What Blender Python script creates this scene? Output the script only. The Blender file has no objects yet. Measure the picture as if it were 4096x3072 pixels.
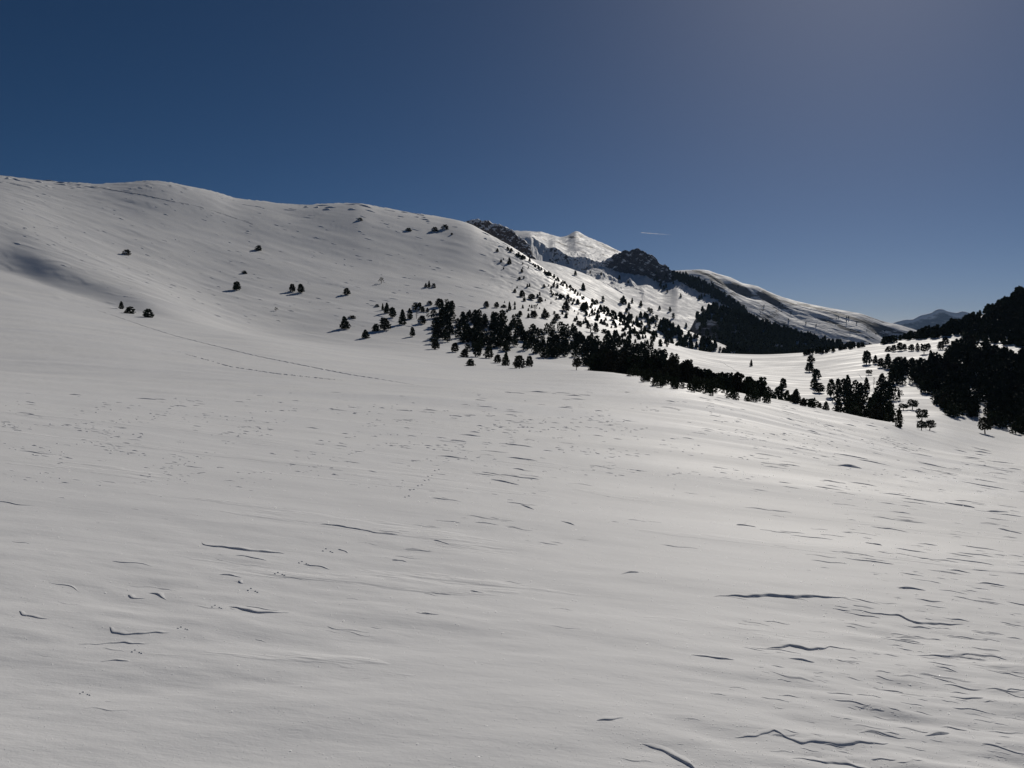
import bpy, math, random
import numpy as np
from mathutils import Vector
random.seed(7); rng = np.random.default_rng(7)
SC = bpy.context.scene; COL = SC.collection
# ------------------------------------------------------------------ camera, sky, sun, exposure
F = 803.0; EYE = 1.6; PITCH = math.atan2(49.0, F); CP, SP = math.cos(PITCH), math.sin(PITCH)
cd = bpy.data.cameras.new('camera'); cam = bpy.data.objects.new('camera', cd); COL.objects.link(cam)
cd.sensor_width = 36.0; cd.lens = 36.0 * F / 1024.0; cd.clip_start = 0.1; cd.clip_end = 200000.0
cam.location = (0, 0, EYE); cam.rotation_euler = (math.radians(90) - PITCH, 0, 0)
SC.camera = cam
SUN_EL, SUN_AZ = 31.0, 24.0          # azimuth clockwise from the view direction
W = bpy.data.worlds.new('World'); SC.world = W; W.use_nodes = True
nt = W.node_tree; nt.nodes.clear()
wo = nt.nodes.new('ShaderNodeOutputWorld'); bg = nt.nodes.new('ShaderNodeBackground'); sky = nt.nodes.new('ShaderNodeTexSky')
sky.sky_type = 'NISHITA'; sky.sun_disc = False
sky.sun_elevation = math.radians(SUN_EL); sky.sun_rotation = math.radians(SUN_AZ)
sky.altitude = 2300; sky.air_density = 0.50; sky.dust_density = 1.7; sky.ozone_density = 4.0
bg.inputs['Strength'].default_value = 0.05
hs = nt.nodes.new('ShaderNodeHueSaturation'); hs.inputs['Hue'].default_value = 0.496; hs.inputs['Saturation'].default_value = 1.18; hs.inputs['Value'].default_value = 0.97
nt.links.new(sky.outputs[0], hs.inputs['Color']); nt.links.new(hs.outputs[0], bg.inputs[0]); nt.links.new(bg.outputs[0], wo.inputs[0])
sd = bpy.data.lights.new('sun', 'SUN'); sun = bpy.data.objects.new('sun', sd); COL.objects.link(sun)
sd.energy = 4.0; sd.angle = math.radians(0.53); sd.color = (1.0, 0.94, 0.85)
_e, _a = math.radians(SUN_EL), math.radians(SUN_AZ)
SUNDIR = Vector((math.cos(_e) * math.sin(_a), math.cos(_e) * math.cos(_a), math.sin(_e)))
sun.rotation_euler = SUNDIR.to_track_quat('Z', 'Y').to_euler()
SC.view_settings.view_transform = 'Standard'; SC.view_settings.look = 'None'
SC.view_settings.exposure = -0.71; SC.view_settings.gamma = 1.0; SC.view_settings.use_curve_mapping = False
SC.cycles.use_denoising = True; SC.cycles.max_bounces = 6; SC.cycles.diffuse_bounces = 3
SC.render.film_transparent = False

# ------------------------------------------------------------------ helpers
def tag(o, label=None, cat=None, group=None, kind=None):
    if label: o['label'] = label
    if cat: o['category'] = cat
    if group: o['group'] = group
    if kind: o['kind'] = kind
    return o

def make_mesh(name, V, Fc, mats, smooth=True, midx=None):
    V = np.asarray(V, np.float32); Fc = np.asarray(Fc, np.int32); k = Fc.shape[1]
    me = bpy.data.meshes.new(name)
    me.vertices.add(len(V)); me.vertices.foreach_set('co', V.ravel())
    me.loops.add(Fc.size); me.loops.foreach_set('vertex_index', Fc.ravel())
    me.polygons.add(len(Fc)); me.polygons.foreach_set('loop_start', np.arange(0, Fc.size, k, dtype=np.int32))
    me.polygons.foreach_set('use_smooth', np.full(len(Fc), smooth))
    for m in mats: me.materials.append(m)
    if midx is not None: me.polygons.foreach_set('material_index', np.asarray(midx, np.int32))
    me.update(calc_edges=True); return me

def link(name, me, parent=None):
    o = bpy.data.objects.new(name, me); COL.objects.link(o)
    if parent: o.parent = parent
    return o

_tabs = {}
def _tab(seed):
    if seed not in _tabs:
        r = np.random.default_rng(1000 + seed); a = r.uniform(0, 2 * np.pi, 65536)
        _tabs[seed] = (np.cos(a).astype(np.float32), np.sin(a).astype(np.float32))
    return _tabs[seed]
def pn(x, y, seed=0):
    gx, gy = _tab(seed)
    xi = np.floor(x).astype(np.int64); yi = np.floor(y).astype(np.int64)
    xf = x - xi; yf = y - yi
    def g(ix, iy, dx, dy):
        h = ((ix * 374761393 + iy * 668265263) ^ (ix * 1274126177)) & 0x7fffffff
        h = (h ^ (h >> 13)) & 65535
        return gx[h] * dx + gy[h] * dy
    u = xf * xf * xf * (xf * (xf * 6 - 15) + 10); v = yf * yf * yf * (yf * (yf * 6 - 15) + 10)
    a = g(xi, yi, xf, yf); b = g(xi + 1, yi, xf - 1, yf); c = g(xi, yi + 1, xf, yf - 1); d = g(xi + 1, yi + 1, xf - 1, yf - 1)
    return (a + (b - a) * u + (c - a) * v + (a - b - c + d) * u * v) * 1.5
def fbm(x, y, o=4, seed=0):
    s = 0; A = 1; n = 0
    for i in range(o):
        s = s + A * pn(x * 2 ** i + 17.3 * i, y * 2 ** i - 9.1 * i, seed + i); n += A; A *= 0.5
    return s / n
def sst(a, b, x):
    t = np.clip((x - a) / (b - a), 0, 1); return t * t * (3 - 2 * t)

def ray(px, py):                      # tangents of a viewing direction: X per unit Y, Z per unit Y
    xc = (px - 512.0) / F; yc = (384.0 - py) / F
    fw = CP + yc * SP; return xc / fw, (-SP + yc * CP) / fw
def proj(X, Y, Z):
    z = Z - EYE; dep = Y * CP - z * SP; up = Y * SP + z * CP
    dep = np.maximum(dep, 1e-3)
    return 512 + F * X / dep, 384 - F * up / dep

def smooth1(a, k):
    if k < 1: return a
    w = np.hanning(2 * k + 3)[1:-1]; w /= w.sum()
    return np.convolve(np.pad(a, (k, k), mode='edge'), w, 'valid')

def pchip(xk, yk, x):
    xk = np.asarray(xk, float); yk = np.asarray(yk, float); h = np.diff(xk); dl = np.diff(yk) / h
    m = np.zeros_like(yk); m[0] = dl[0]; m[-1] = dl[-1]
    for i in range(1, len(yk) - 1):
        if dl[i-1]*dl[i] > 0:
            w1 = 2*h[i] + h[i-1]; w2 = h[i] + 2*h[i-1]; m[i] = (w1 + w2)/(w1/dl[i-1] + w2/dl[i])
    xc = np.clip(x, xk[0], xk[-1]); i = np.clip(np.searchsorted(xk, xc) - 1, 0, len(h) - 1); t = (xc - xk[i])/h[i]
    return (2*t**3-3*t**2+1)*yk[i] + (t**3-2*t**2+t)*h[i]*m[i] + (-2*t**3+3*t**2)*yk[i+1] + (t**3-t**2)*h[i]*m[i+1]
class Sheet:
    """terrain laid along sight lines: knots are lists of (px, py, distance); between them a monotone curve in log distance"""
    def __init__(s, knots, tcols, seg, smoothk=6, nosmooth=(), crease=()):
        ts = tcols; s.t = ts; q = []; dd = []
        for i, kn in enumerate(knots):
            if callable(kn):
                a, b = kn(ts); q.append(a); dd.append(b); continue
            k = np.array(kn, float); tt, m = ray(k[:, 0], k[:, 1])
            di = pchip(tt, k[:, 2], ts); mi = pchip(tt, m, ts)
            kk = 1 if i in nosmooth else smoothk*2
            mi = smooth1(mi, kk); di = smooth1(di, smoothk)
            q.append(mi + EYE / di); dd.append(di)
        q = np.array(q); x = np.log(np.array(dd)); n = len(q)
        h = np.diff(x, axis=0); dl = np.diff(q, axis=0) / h
        m = np.zeros_like(q)
        same = dl[:-1] * dl[1:] > 0
        w1 = 2 * h[1:] + h[:-1]; w2 = h[1:] + 2 * h[:-1]
        with np.errstate(divide='ignore', invalid='ignore'):
            hm = (w1 + w2) / (w1 / dl[:-1] + w2 / dl[1:])
        m[1:-1] = np.where(same, np.nan_to_num(hm), 0); m[0] = dl[0]; m[-1] = dl[-1]
        m = np.array([smooth1(r_, smoothk*2) for r_ in m]); ml = m.copy(); mr = m.copy()
        for c in crease: ml[c] = dl[c-1]; mr[c] = dl[c]
        rows_s = []; rows_x = []
        for i in range(n - 1):
            cnt, mode = seg[i]
            f = np.arange(cnt + (i == n - 2)) / cnt
            for fr in f:
                if mode == 'inv':
                    xa = -np.log(np.exp(-x[i]) * (1 - fr) + np.exp(-x[i + 1]) * fr)
                else:
                    xa = x[i] + h[i] * fr
                t = (xa - x[i]) / h[i]
                rows_s.append((2*t**3-3*t**2+1)*q[i] + (t**3-2*t**2+t)*h[i]*mr[i] + (-2*t**3+3*t**2)*q[i+1] + (t**3-t**2)*h[i]*ml[i+1])
                rows_x.append(xa)
        s.Y = np.exp(np.array(rows_x)); s.X = s.Y * ts[None, :]; s.Z = np.array(rows_s) * s.Y
    def finish(s, name, mats, kind='structure'):
        R, C = s.Y.shape
        V = np.stack([s.X, s.Y, s.Z], -1).reshape(-1, 3)
        i = np.arange(R * C).reshape(R, C)
        Q = np.stack([i[:-1, :-1], i[:-1, 1:], i[1:, 1:], i[1:, :-1]], -1).reshape(-1, 4)
        s.me = make_mesh(name, V, Q, mats); s.ob = link(name, s.me)
        if kind: s.ob['kind'] = kind
        s.px, s.py = proj(s.X, s.Y, s.Z)
        mn = np.minimum.accumulate(s.py, axis=0)
        s.vis = s.py <= mn + 0.02
        return s
    def hit(s, px, py):
        t = ray(px, py)[0]; j = int(np.clip(np.searchsorted(s.t, t), 1, len(s.t) - 1)); 
        col = s.py[:, j]; k = np.argmax(col <= py)
        if k == 0:
            k = int(np.argmin(col)) 
            return s.X[k, j], s.Y[k, j], s.Z[k, j]
        f = (col[k-1] - py) / (col[k-1] - col[k] + 1e-9)
        Y = s.Y[k-1, j] + f * (s.Y[k, j] - s.Y[k-1, j]); Z = s.Z[k-1, j] + f * (s.Z[k, j] - s.Z[k-1, j])
        return t * Y, Y, Z

# ------------------------------------------------------------------ materials
def mat(name):
    m = bpy.data.materials.new(name); m.use_nodes = True; n = m.node_tree; n.nodes.clear()
    o = n.nodes.new('ShaderNodeOutputMaterial'); b = n.nodes.new('ShaderNodeBsdfPrincipled')
    n.links.new(b.outputs[0], o.inputs[0]); return m, n, b
def N(n, t, **kw):
    x = n.nodes.new(t)
    for k, v in kw.items():
        if k in x.inputs: x.inputs[k].default_value = v
        else: setattr(x, k, v)
    return x
def noise(n, vec, scale, detail=4, rough=0.55):
    t = N(n, 'ShaderNodeTexNoise'); t.inputs['Scale'].default_value = scale; t.inputs['Detail'].default_value = detail; t.inputs['Roughness'].default_value = rough
    n.links.new(vec, t.inputs['Vector']); return t.outputs['Fac']
def mapping(n, vec, sc, rot=0.0):
    m = N(n, 'ShaderNodeMapping'); m.inputs['Scale'].default_value = sc; m.inputs['Rotation'].default_value = (0, 0, rot)
    n.links.new(vec, m.inputs['Vector']); return m.outputs[0]
def ramp(n, fac, stops):
    r = N(n, 'ShaderNodeValToRGB'); e = r.color_ramp.elements
    while len(e) < len(stops): e.new(0.5)
    for x, (p, c) in zip(e, stops): x.position = p; x.color = c if len(c) == 4 else (*c, 1)
    n.links.new(fac, r.inputs[0]); return r.outputs[0]
def math_(n, op, a, b=None, c=None):
    m = N(n, 'ShaderNodeMath'); m.operation = op
    for i, v in enumerate((a, b, c)):
        if v is None: continue
        if isinstance(v, (int, float)): m.inputs[i].default_value = v
        else: n.links.new(v, m.inputs[i])
    return m.outputs[0]
def mixc(n, f, a, b):
    m = N(n, 'ShaderNodeMix'); m.data_type = 'RGBA'
    n.links.new(f, m.inputs[0])
    for i, v in ((6, a), (7, b)):
        if isinstance(v, tuple): m.inputs[i].default_value = (*v, 1)
        else: n.links.new(v, m.inputs[i])
    return m.outputs[2]

def snow_material(name, near=True):
    m, n, b = mat(name)
    pos = N(n, 'ShaderNodeNewGeometry').outputs['Position']
    big = noise(n, mapping(n, pos, (0.02, 0.06, 0.05), 0.15), 1.0, 4)
    col = ramp(n, big, [(0.3, (0.78, 0.785, 0.80)), (0.7, (0.85, 0.848, 0.842))])
    n.links.new(col, b.inputs['Base Color'])
    icen = noise(n, mapping(n, pos, (0.03, 0.16, 0.1), 0.2), 1.0, 5, 0.6)
    rough = ramp(n, icen, [(0.42, (0.74,)*3), (0.68, (0.54,)*3)])
    att = N(n, 'ShaderNodeAttribute', attribute_name='ice').outputs['Fac']
    r2 = math_(n, 'SUBTRACT', rough, math_(n, 'MULTIPLY', att, 0.26))
    n.links.new(r2, b.inputs['Roughness'])
    b.inputs['IOR'].default_value = 1.31; b.inputs['Specular IOR Level'].default_value = 0.5
    # wind-packed relief: fine streaks, hard little lips, grain
    d1 = noise(n, mapping(n, pos, (0.55, 2.2, 1.5), 0.12), 1.0, 6, 0.62)
    d2 = noise(n, mapping(n, pos, (0.16, 0.62, 0.3), 0.15), 1.0, 6, 0.6)
    lip = ramp(n, d2, [(0.57, (0,)*3), (0.61, (1,)*3), (0.75, (0.55,)*3)])
    g = math_(n, 'ADD', noise(n, pos, 90.0, 2), math_(n, 'MULTIPLY', noise(n, pos, 22.0, 3), 2.0))
    b1 = N(n, 'ShaderNodeBump'); b1.inputs['Strength'].default_value = 0.3; b1.inputs['Distance'].default_value = 0.05
    n.links.new(lip, b1.inputs['Height'])
    b2 = N(n, 'ShaderNodeBump'); b2.inputs['Strength'].default_value = 0.4; b2.inputs['Distance'].default_value = 0.05
    n.links.new(d1, b2.inputs['Height']); n.links.new(b1.outputs[0], b2.inputs['Normal'])
    b3 = N(n, 'ShaderNodeBump'); b3.inputs['Strength'].default_value = 0.4; b3.inputs['Distance'].default_value = 0.0022
    n.links.new(g, b3.inputs['Height']); n.links.new(b2.outputs[0], b3.inputs['Normal'])
    n.links.new(b3.outputs[0], b.inputs['Normal'])
    return m

def mountain_material(name, rock=(0.13, 0.12, 0.115), thr=(0.70, 0.80), sc=1.0, bump=6.0, veg=None):
    m, n, b = mat(name)
    geo = N(n, 'ShaderNodeNewGeometry'); pos = geo.outputs['Position']
    sep = N(n, 'ShaderNodeSeparateXYZ'); n.links.new(geo.outputs['Normal'], sep.inputs[0])
    n1 = noise(n, mapping(n, pos, (0.012*sc, 0.02*sc, 0.05*sc), 0.4), 1.0, 8, 0.68)
    up = math_(n, 'ADD', sep.outputs['Z'], math_(n, 'MULTIPLY', math_(n, 'SUBTRACT', n1, 0.5), 0.75))
    scr = N(n, 'ShaderNodeAttribute', attribute_name='scree').outputs['Fac']
    up = math_(n, 'SUBTRACT', up, math_(n, 'MULTIPLY', math_(n, 'MULTIPLY', scr, n1), 1.1))
    f = ramp(n, up, [(thr[0], (0,)*3), (thr[1], (1,)*3)])
    n2 = noise(n, mapping(n, pos, (0.03*sc, 0.03*sc, 0.12*sc)), 1.0, 6, 0.7)
    rc = ramp(n, n2, [(0.3, tuple(c*0.6 for c in rock)), (0.7, tuple(c*1.4 for c in rock))])
    n.links.new(mixc(n, f, rc, (0.82, 0.82, 0.83)), b.inputs['Base Color'])
    r = ramp(n, n1, [(0.35, (0.8,)*3), (0.7, (0.55,)*3)]); n.links.new(r, b.inputs['Roughness'])
    b.inputs['IOR'].default_value = 1.31
    b1 = N(n, 'ShaderNodeBump'); b1.inputs['Strength'].default_value = 0.55; b1.inputs['Distance'].default_value = bump
    n.links.new(n1, b1.inputs['Height']); n.links.new(b1.outputs[0], b.inputs['Normal'])
    return m

def plain(name, c, c2=None, rough=0.8, sc=3.0):
    m, n, b = mat(name)
    tc = N(n, 'ShaderNodeTexCoord').outputs['Object']
    f = noise(n, tc, sc, 3)
    n.links.new(ramp(n, f, [(0.3, c), (0.7, c2 or tuple(x*1.5 for x in c))]), b.inputs['Base Color'])
    b.inputs['Roughness'].default_value = rough; b.inputs['Specular IOR Level'].default_value = 0.2
    return m
M_SNOW = snow_material('packed_snow')
M_NEEDLE = plain('pine_needles', (0.018, 0.026, 0.014), (0.036, 0.048, 0.022), 0.85, 6.0)
M_NEEDLE2 = plain('dark_pine_needles', (0.022, 0.024, 0.015), (0.044, 0.042, 0.024), 0.85, 6.0)
M_BARK = plain('pine_bark', (0.05, 0.038, 0.028), (0.10, 0.075, 0.055), 0.9, 9.0)
M_TWIG = plain('grey_twigs', (0.10, 0.085, 0.07), (0.16, 0.14, 0.12), 0.9, 9.0)
M_SETTLED = plain('settled_snow', (0.78, 0.78, 0.80), (0.84, 0.84, 0.84), 0.6, 5.0)

# ------------------------------------------------------------------ snow ground: near field, left hill, saddle, right wooded hill
AX, BY = -0.11, -0.08
inner = np.linspace(-0.70, 0.70, 1000)
outer = np.concatenate([np.linspace(0.71, 1.3, 40), np.linspace(1.4, 3.0, 16)])
TC = np.concatenate([-outer[::-1], inner, outer])
def plane_knot(d): return lambda t: (AX * t + BY, np.full_like(t, d))
K2 = [(-250,362,60),(0,374,60),(100,379,60),(200,385,60),(300,391,60),(450,400,60),(602,411,60),(676,419,60),(767,434,60),(862,453,60),(936,469,60),(1024,485,60),(1250,520,60)]
K3 = [(-250,318,150),(0,332,150),(100,340,150),(200,352,150),(300,362,150),(400,372,150),(500,380,145),(602,386,130),(676,393,120),(720,401,118),(767,412,115),(807,423,112),(862,437,110),(904,448,110),(936,455,110),(980,461,110),(1024,467,110),(1250,490,110)]
K4 = [(-250,250,440),(0,272,430),(60,291,390),(120,309,350),(160,318,325),(210,328,310),(260,337,302),(300,343.5,290),(350,351,280),(400,358,270),(450,364,260),(500,367.5,250),(550,370,235),(602,372,220),(640,376.5,210),(676,382,200),(720,389,195),(767,398,190),(807,405,180),(862,417,170),(904,427,165),(936,437,165),(980,443,190),(1024,449,200),(1250,460,210)]
K5 = [(-250,210,500),(0,239.5,488),(60,264.5,443),(120,288.5,397),(160,305,365),(210,324,343),(260,336.8,338),(300,342,340),(350,346,340),(400,348,340),(450,350,340),(500,357,330),(550,363,320),(602,371.5,300),(640,379,300),(676,387,300),(720,396,290),(767,406,270),(807,413,260),(862,420,240),(904,422,220),(936,427,220),(980,431,240),(1024,435,250),(1250,440,260)]
K6 = [(-250,188,590),(0,210,575),(60,232,548),(120,256,520),(160,273,495),(210,291,472),(260,301,460),(300,307,455),(350,311,450),(400,314,450),(450,317,450),(500,322,440),(550,333,430),(602,346,420),(640,357,400),(676,366,400),(720,375,390),(767,382,380),(807,387,370),(862,390,350),(904,389,340),(936,389,340),(980,388,350),(1024,384,360),(1250,370,360)]
K7 = [(-250,168,700),(0,190,690),(60,203,670),(120,217,650),(160,228,635),(210,242,620),(260,252,612),(300,258,610),(350,265,610),(400,270,610),(450,277,600),(500,288,590),(550,305,575),(602,324,560),(640,338,540),(676,352,510),(720,362,500),(767,366,500),(807,366,490),(862,361,480),(904,357,480),(936,353,480),(980,347,490),(1024,333,490),(1250,262,480)]
K8 = [(-250, 150, 830), (0, 175.5, 830), (30, 179, 831), (60, 182, 833), (100, 184, 835), (120, 183, 836), (150, 181, 838), (165, 182, 838), (185, 185.5, 840), (210, 191, 845), (235, 198, 850), (262, 201.5, 850), (300, 205, 851), (325, 204, 852), (355, 203, 852), (380, 207.5, 853), (400, 211, 854), (440, 217, 855), (455, 219.5, 838), (470, 224, 821), (485, 232, 805), (508, 245, 770), (531, 260, 735), (566, 284, 690), (589, 300, 665), (629, 322.5, 650), (658, 338, 640), (690, 349, 630), (720, 353, 620), (760, 354.5, 610), (800, 353, 600), (835, 349, 600), (875, 344, 600), (904, 340, 610), (935, 331, 640), (967, 321, 680), (990, 311, 700), (1003, 305, 710), (1013, 297, 720), (1024, 290, 720), (1250, 180, 720)]
K9 = [(-250,165,1250),(0,190,1250),(400,228,1200),(470,262,1000),(560,320,870),(700,395,800),(850,390,800),(950,372,850),(1024,330,950),(1250,230,1000)]
K10 = [(-250,420,1700),(1250,420,1700)]
K11 = [(-250,415,3500),(1250,415,3500)]
K12 = [(-250,360,16000),(1250,360,16000)]
main = Sheet([plane_knot(0.9), plane_knot(14.0), K2, K3, K4, K5, K6, K7, K8, K9, K10, K11, K12], TC,
             [(620,'inv'), (70,'inv'), (60,'inv'), (70,'log'), (26,'log'), (60,'log'), (60,'log'), (60,'log'), (14,'log'), (8,'log'), (4,'log'), (4,'log')], smoothk=14, nosmooth=(8,))
X, Y, Z = main.X, main.Y, main.Z; D = np.hypot(X, Y)
print('main verts', X.size)
px0, py0 = proj(X, Y, Z)
ctl = np.array([(60,420,.6),(200,425,.7),(380,430,.7),(500,460,1),(560,475,.9),(650,480,.15),(750,440,.9),(900,470,1),(1000,480,.9),(1000,560,1),(850,560,.7),(700,560,.1),(560,560,.15),(450,550,.6),(560,700,.0),(450,720,.0),(680,600,.05),(750,600,.6),(800,660,.9),(950,620,1),(900,740,1),(700,740,.6),(640,690,.1),(300,620,.35),(200,570,.5),(250,600,.6),(100,600,.35),(50,520,.2),(200,500,.15),(330,500,.15),(100,690,.2),(100,740,.1),(300,740,.0),(512,520,.6),(300,470,.35),(620,440,.5),(300,400,.4),(600,520,.3)], float)
def dens(px, py):
    wsum = np.full(px.shape, 1e-6); s = np.full(px.shape, 0.5e-6)
    for x, y, v in ctl:
        w = np.exp(-((px - x)**2 / 60**2 + (py - y)**2 / 38**2) * 0.5); wsum += w; s += w * v
    return s / wsum
near = (D < 330) & (np.abs(main.t)[None, :] < 1.4)
sel = np.where(near.ravel())[0]
x = X.ravel()[sel].astype(np.float64); y = Y.ravel()[sel]; dd = D.ravel()[sel]
dn = dens(np.clip(px0.ravel()[sel], 0, 1024), np.clip(py0.ravel()[sel], 385, 760))
th = math.radians(-5); u = x * math.cos(th) + y * math.sin(th); v = -x * math.sin(th) + y * math.cos(th)
h = 0.045 * fbm(u / 4.0, v / 2.2, 3, 30) + 0.009 * fbm(u / 1.2, v / 0.40, 4, 34) * (0.5 + dn) + 0.030 * dn * np.maximum(0, fbm(u / 1.6, v / 0.55, 3, 36)) + (1 - sst(7, 14, dd)) * sst(-.9, .1, -x / dd) * 0.026 * fbm((x * .93 + y * .37) / 2.4, (y * .93 - x * .37) / .62, 3, 39) + (1 - sst(6, 12, dd)) * (0.003 + 0.030 * dn) * fbm(u / 0.8, v / 0.22, 3, 37)
h += sst(15, 60, dd) * (0.35 * fbm(u / 26, v / 15, 3, 38))
h *= 1 - sst(240, 325, dd)
# larger lips seen in the photograph
lips = [(.085,[(201,541),(206,545),(215,547),(240,549),(285,552)]),(.05,[(235,557),(268,561)]),(.05,[(219,576),(243,578)]),(.05,[(238,581),(244,583)]),(.055,[(128,593),(133,596),(146,597)]),(.05,[(148,592),(158,594),(168,598)]),(.07,[(229,604),(240,608),(252,611),(290,613)]),(.06,[(18,612),(22,616),(50,618)]),(.07,[(108,628),(113,632),(140,634),(172,632)]),(.045,[(74,643),(110,641),(150,642)]),(.045,[(100,659),(130,660)]),(.06,[(319,524),(345,527),(372,533),(400,536)]),(.05,[(338,548),(348,552)]),(.05,[(392,559),(407,562)]),(.05,[(433,541),(450,545)]),
 (.10,[(712,597),(765,598),(811,600),(850,601)]),(.08,[(898,589),(925,591)]),(.07,[(850,611),(900,617),(915,623),(965,624)]),(.08,[(765,648),(790,645),(808,650),(830,647),(858,652)]),(.07,[(690,655),(718,658),(735,660)]),(.06,[(788,660),(815,662)]),(.05,[(875,686),(905,690)]),(.10,[(735,738),(775,733),(800,743),(846,745),(890,743)]),(.10,[(640,742),(665,749),(690,762),(705,775)]),(.08,[(790,757),(850,763),(885,772)]),(.10,[(925,736),(950,732)]),(.06,[(736,525),(757,528)]),(.10,[(838,471),(862,473)]),(.09,[(945,502),(975,507)]),(.07,[(866,544),(882,546)]),(.05,[(490,480),(520,486)]),(.05,[(500,476),(540,481)]),(.06,[(985,510),(1010,511)]),(.07,[(1000,529),(1022,534)]),(.05,[(560,521),(575,526)]),(.05,[(950,696),(985,700)]),(.06,[(596,722),(625,721)]),(.06,[(620,575),(640,574)]),(.05,[(915,655),(985,655)]),(.04,[(520,505),(535,510)]),(.04,[(470,590),(485,593)]),(.05,[(420,615),(440,617)])]
def ground0(px, py):      # near plane only
    t, m = ray(px, py); d = 30.0
    for _ in range(40):
        z = d * np.interp(t, main.t, Z[600] / Y[600]) if d > 12 else d * (AX * t + BY)
        d = (z - EYE) / m if m < 0 else 60
        d = min(max(d, 1.0), 60)
    return t * d, d
Zf = Z.ravel().copy(); Zf[sel] += h * np.clip(dd / 1.5, 0, 1); Z = Zf.reshape(Z.shape)
# far part of the sheet: wind ridges across the left hill
far = D >= 220
sel = np.where(far.ravel())[0]; x = X.ravel()[sel]; y = Y.ravel()[sel]; dd = D.ravel()[sel]
pxf = px0.ravel()[sel]; hill = (1 - sst(480, 640, pxf)) * sst(300, 420, dd)
a_ = math.radians(-32); u = x * math.cos(a_) + y * math.sin(a_); v = -x * math.sin(a_) + y * math.cos(a_)
w_ = sst(220, 330, dd)
h = w_ * (0.5 * fbm(u / 50, v / 30, 3, 80) * (1 - hill))
h += hill * (0.9 * fbm(u / 160, v / 60, 3, 84) + 0.30 * fbm(u / 46, v / 10, 3, 88) * (1 + fbm(u / 120, v / 80, 2, 91)))
edge = sst(470, 500, pxf) * (1 - sst(620, 680, pxf)) * sst(520, 600, dd)
h += edge * (1.6 * np.abs(fbm(u / 22, v / 9, 4, 92)))
lipy = hill * (1 - sst(960, 990, dd)) * sst(820, 870, dd)
p = v / 9.0 + 1.5 * fbm(u / 60, v / 30, 2, 95); fr = p - np.floor(p)
prof = np.where(fr < 0.15, fr / 0.15, (1 - (fr - .15) / .85) ** 1.4)
mk = sst(0.05, 0.35, fbm(u / 45, v / 12, 3, 97))
h += hill * 0.22 * prof * mk + lipy * 0.9 * prof * sst(0, .25, fbm(u / 30, v / 20, 2, 99))
h *= (1 - sst(900, 1600, dd))
Zf = Z.ravel(); Zf[sel] += h; main.Z = Zf.reshape(Z.shape)
main.finish('snow_ground', [M_SNOW])
ice = np.zeros(main.X.shape)
for cx, cy, sx, sy in [(670,386,40,4),(700,391,40,4),(640,379,30,3),(560,290,45,25),(520,262,30,25),(950,480,60,6),(985,492,50,6),(600,320,50,14)]:
    ice += 0.8 * np.exp(-((main.px - cx)/sx)**2 - ((main.py - cy)/sy)**2)
at = main.me.attributes.new('ice', 'FLOAT', 'POINT'); at.data.foreach_set('value', np.clip(ice, 0, 1).astype(np.float32).ravel())
# hard wind-cut lips (sastrugi): each a low wedge with a steep face towards the lee
def surf(x, y):
    j = int(np.clip(np.searchsorted(main.t, x / y), 0, len(main.t) - 1)); return float(np.interp(y, main.Y[:, j], main.Z[:, j]))
LV, LF = [], []
def lip(pts, th, taper=0.8, back=5.0, rs=0.25, fw=1.2):
    P = np.array(pts); n = len(P); d = P[:, 1].mean(); A = th * d / F
    o = len(LV); ph = random.uniform(0, 6.28)
    for i, (x, y) in enumerate(P):
        f = i / (n - 1); a = A * max(0.02, math.sin(math.pi * f) ** taper) * (1 + rs * math.sin(ph + f * 5.0) + .12 * math.sin(ph + i * .8))
        w = fw * a; e = -0.05 * A
        LV.extend([(x, y - w, surf(x, y - w) + e), (x, y - .45 * w, surf(x, y - .45 * w) + a * .16 + e * .3), (x, y - .05 * w, surf(x, y) + a * .80), (x, y + .4 * a, surf(x, y + .4 * a) + a), (x, y + back * a * .5, surf(x, y + back * a * .5) + a * .5), (x, y + back * a, surf(x, y + back * a) + e)])
    for i in range(n - 1):
        q = o + i * 6
        for k in range(5): LF.append((q + k, q + 6 + k, q + 7 + k, q + 1 + k))
for A_, pl in lips:
    G = [ground0(*p) for p in pl]; P = []
    L_ = np.array(G); seg_ = np.r_[0, np.cumsum(np.hypot(*np.diff(L_, axis=0).T))]; n_ = max(8, int(abs(pl[-1][0] - pl[0][0]) / 2.2))
    for f in np.linspace(0, seg_[-1], n_): P.append((np.interp(f, seg_, L_[:, 0]), np.interp(f, seg_, L_[:, 1])))
    sc_ = np.mean([p[1] for p in P]) / 800.0
    k1, k2 = random.uniform(0, 9), random.uniform(0, 9)
    P = [(x, y + sc_ * (2.0 * math.sin(k1 + i * .35) + 0.8 * math.sin(k2 + i * .9))) for i, (x, y) in enumerate(P)]
    lip(P, A_ * 22, 0.6, 8.0, .3, 1.0)
ok = 0; tries = 0
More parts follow.
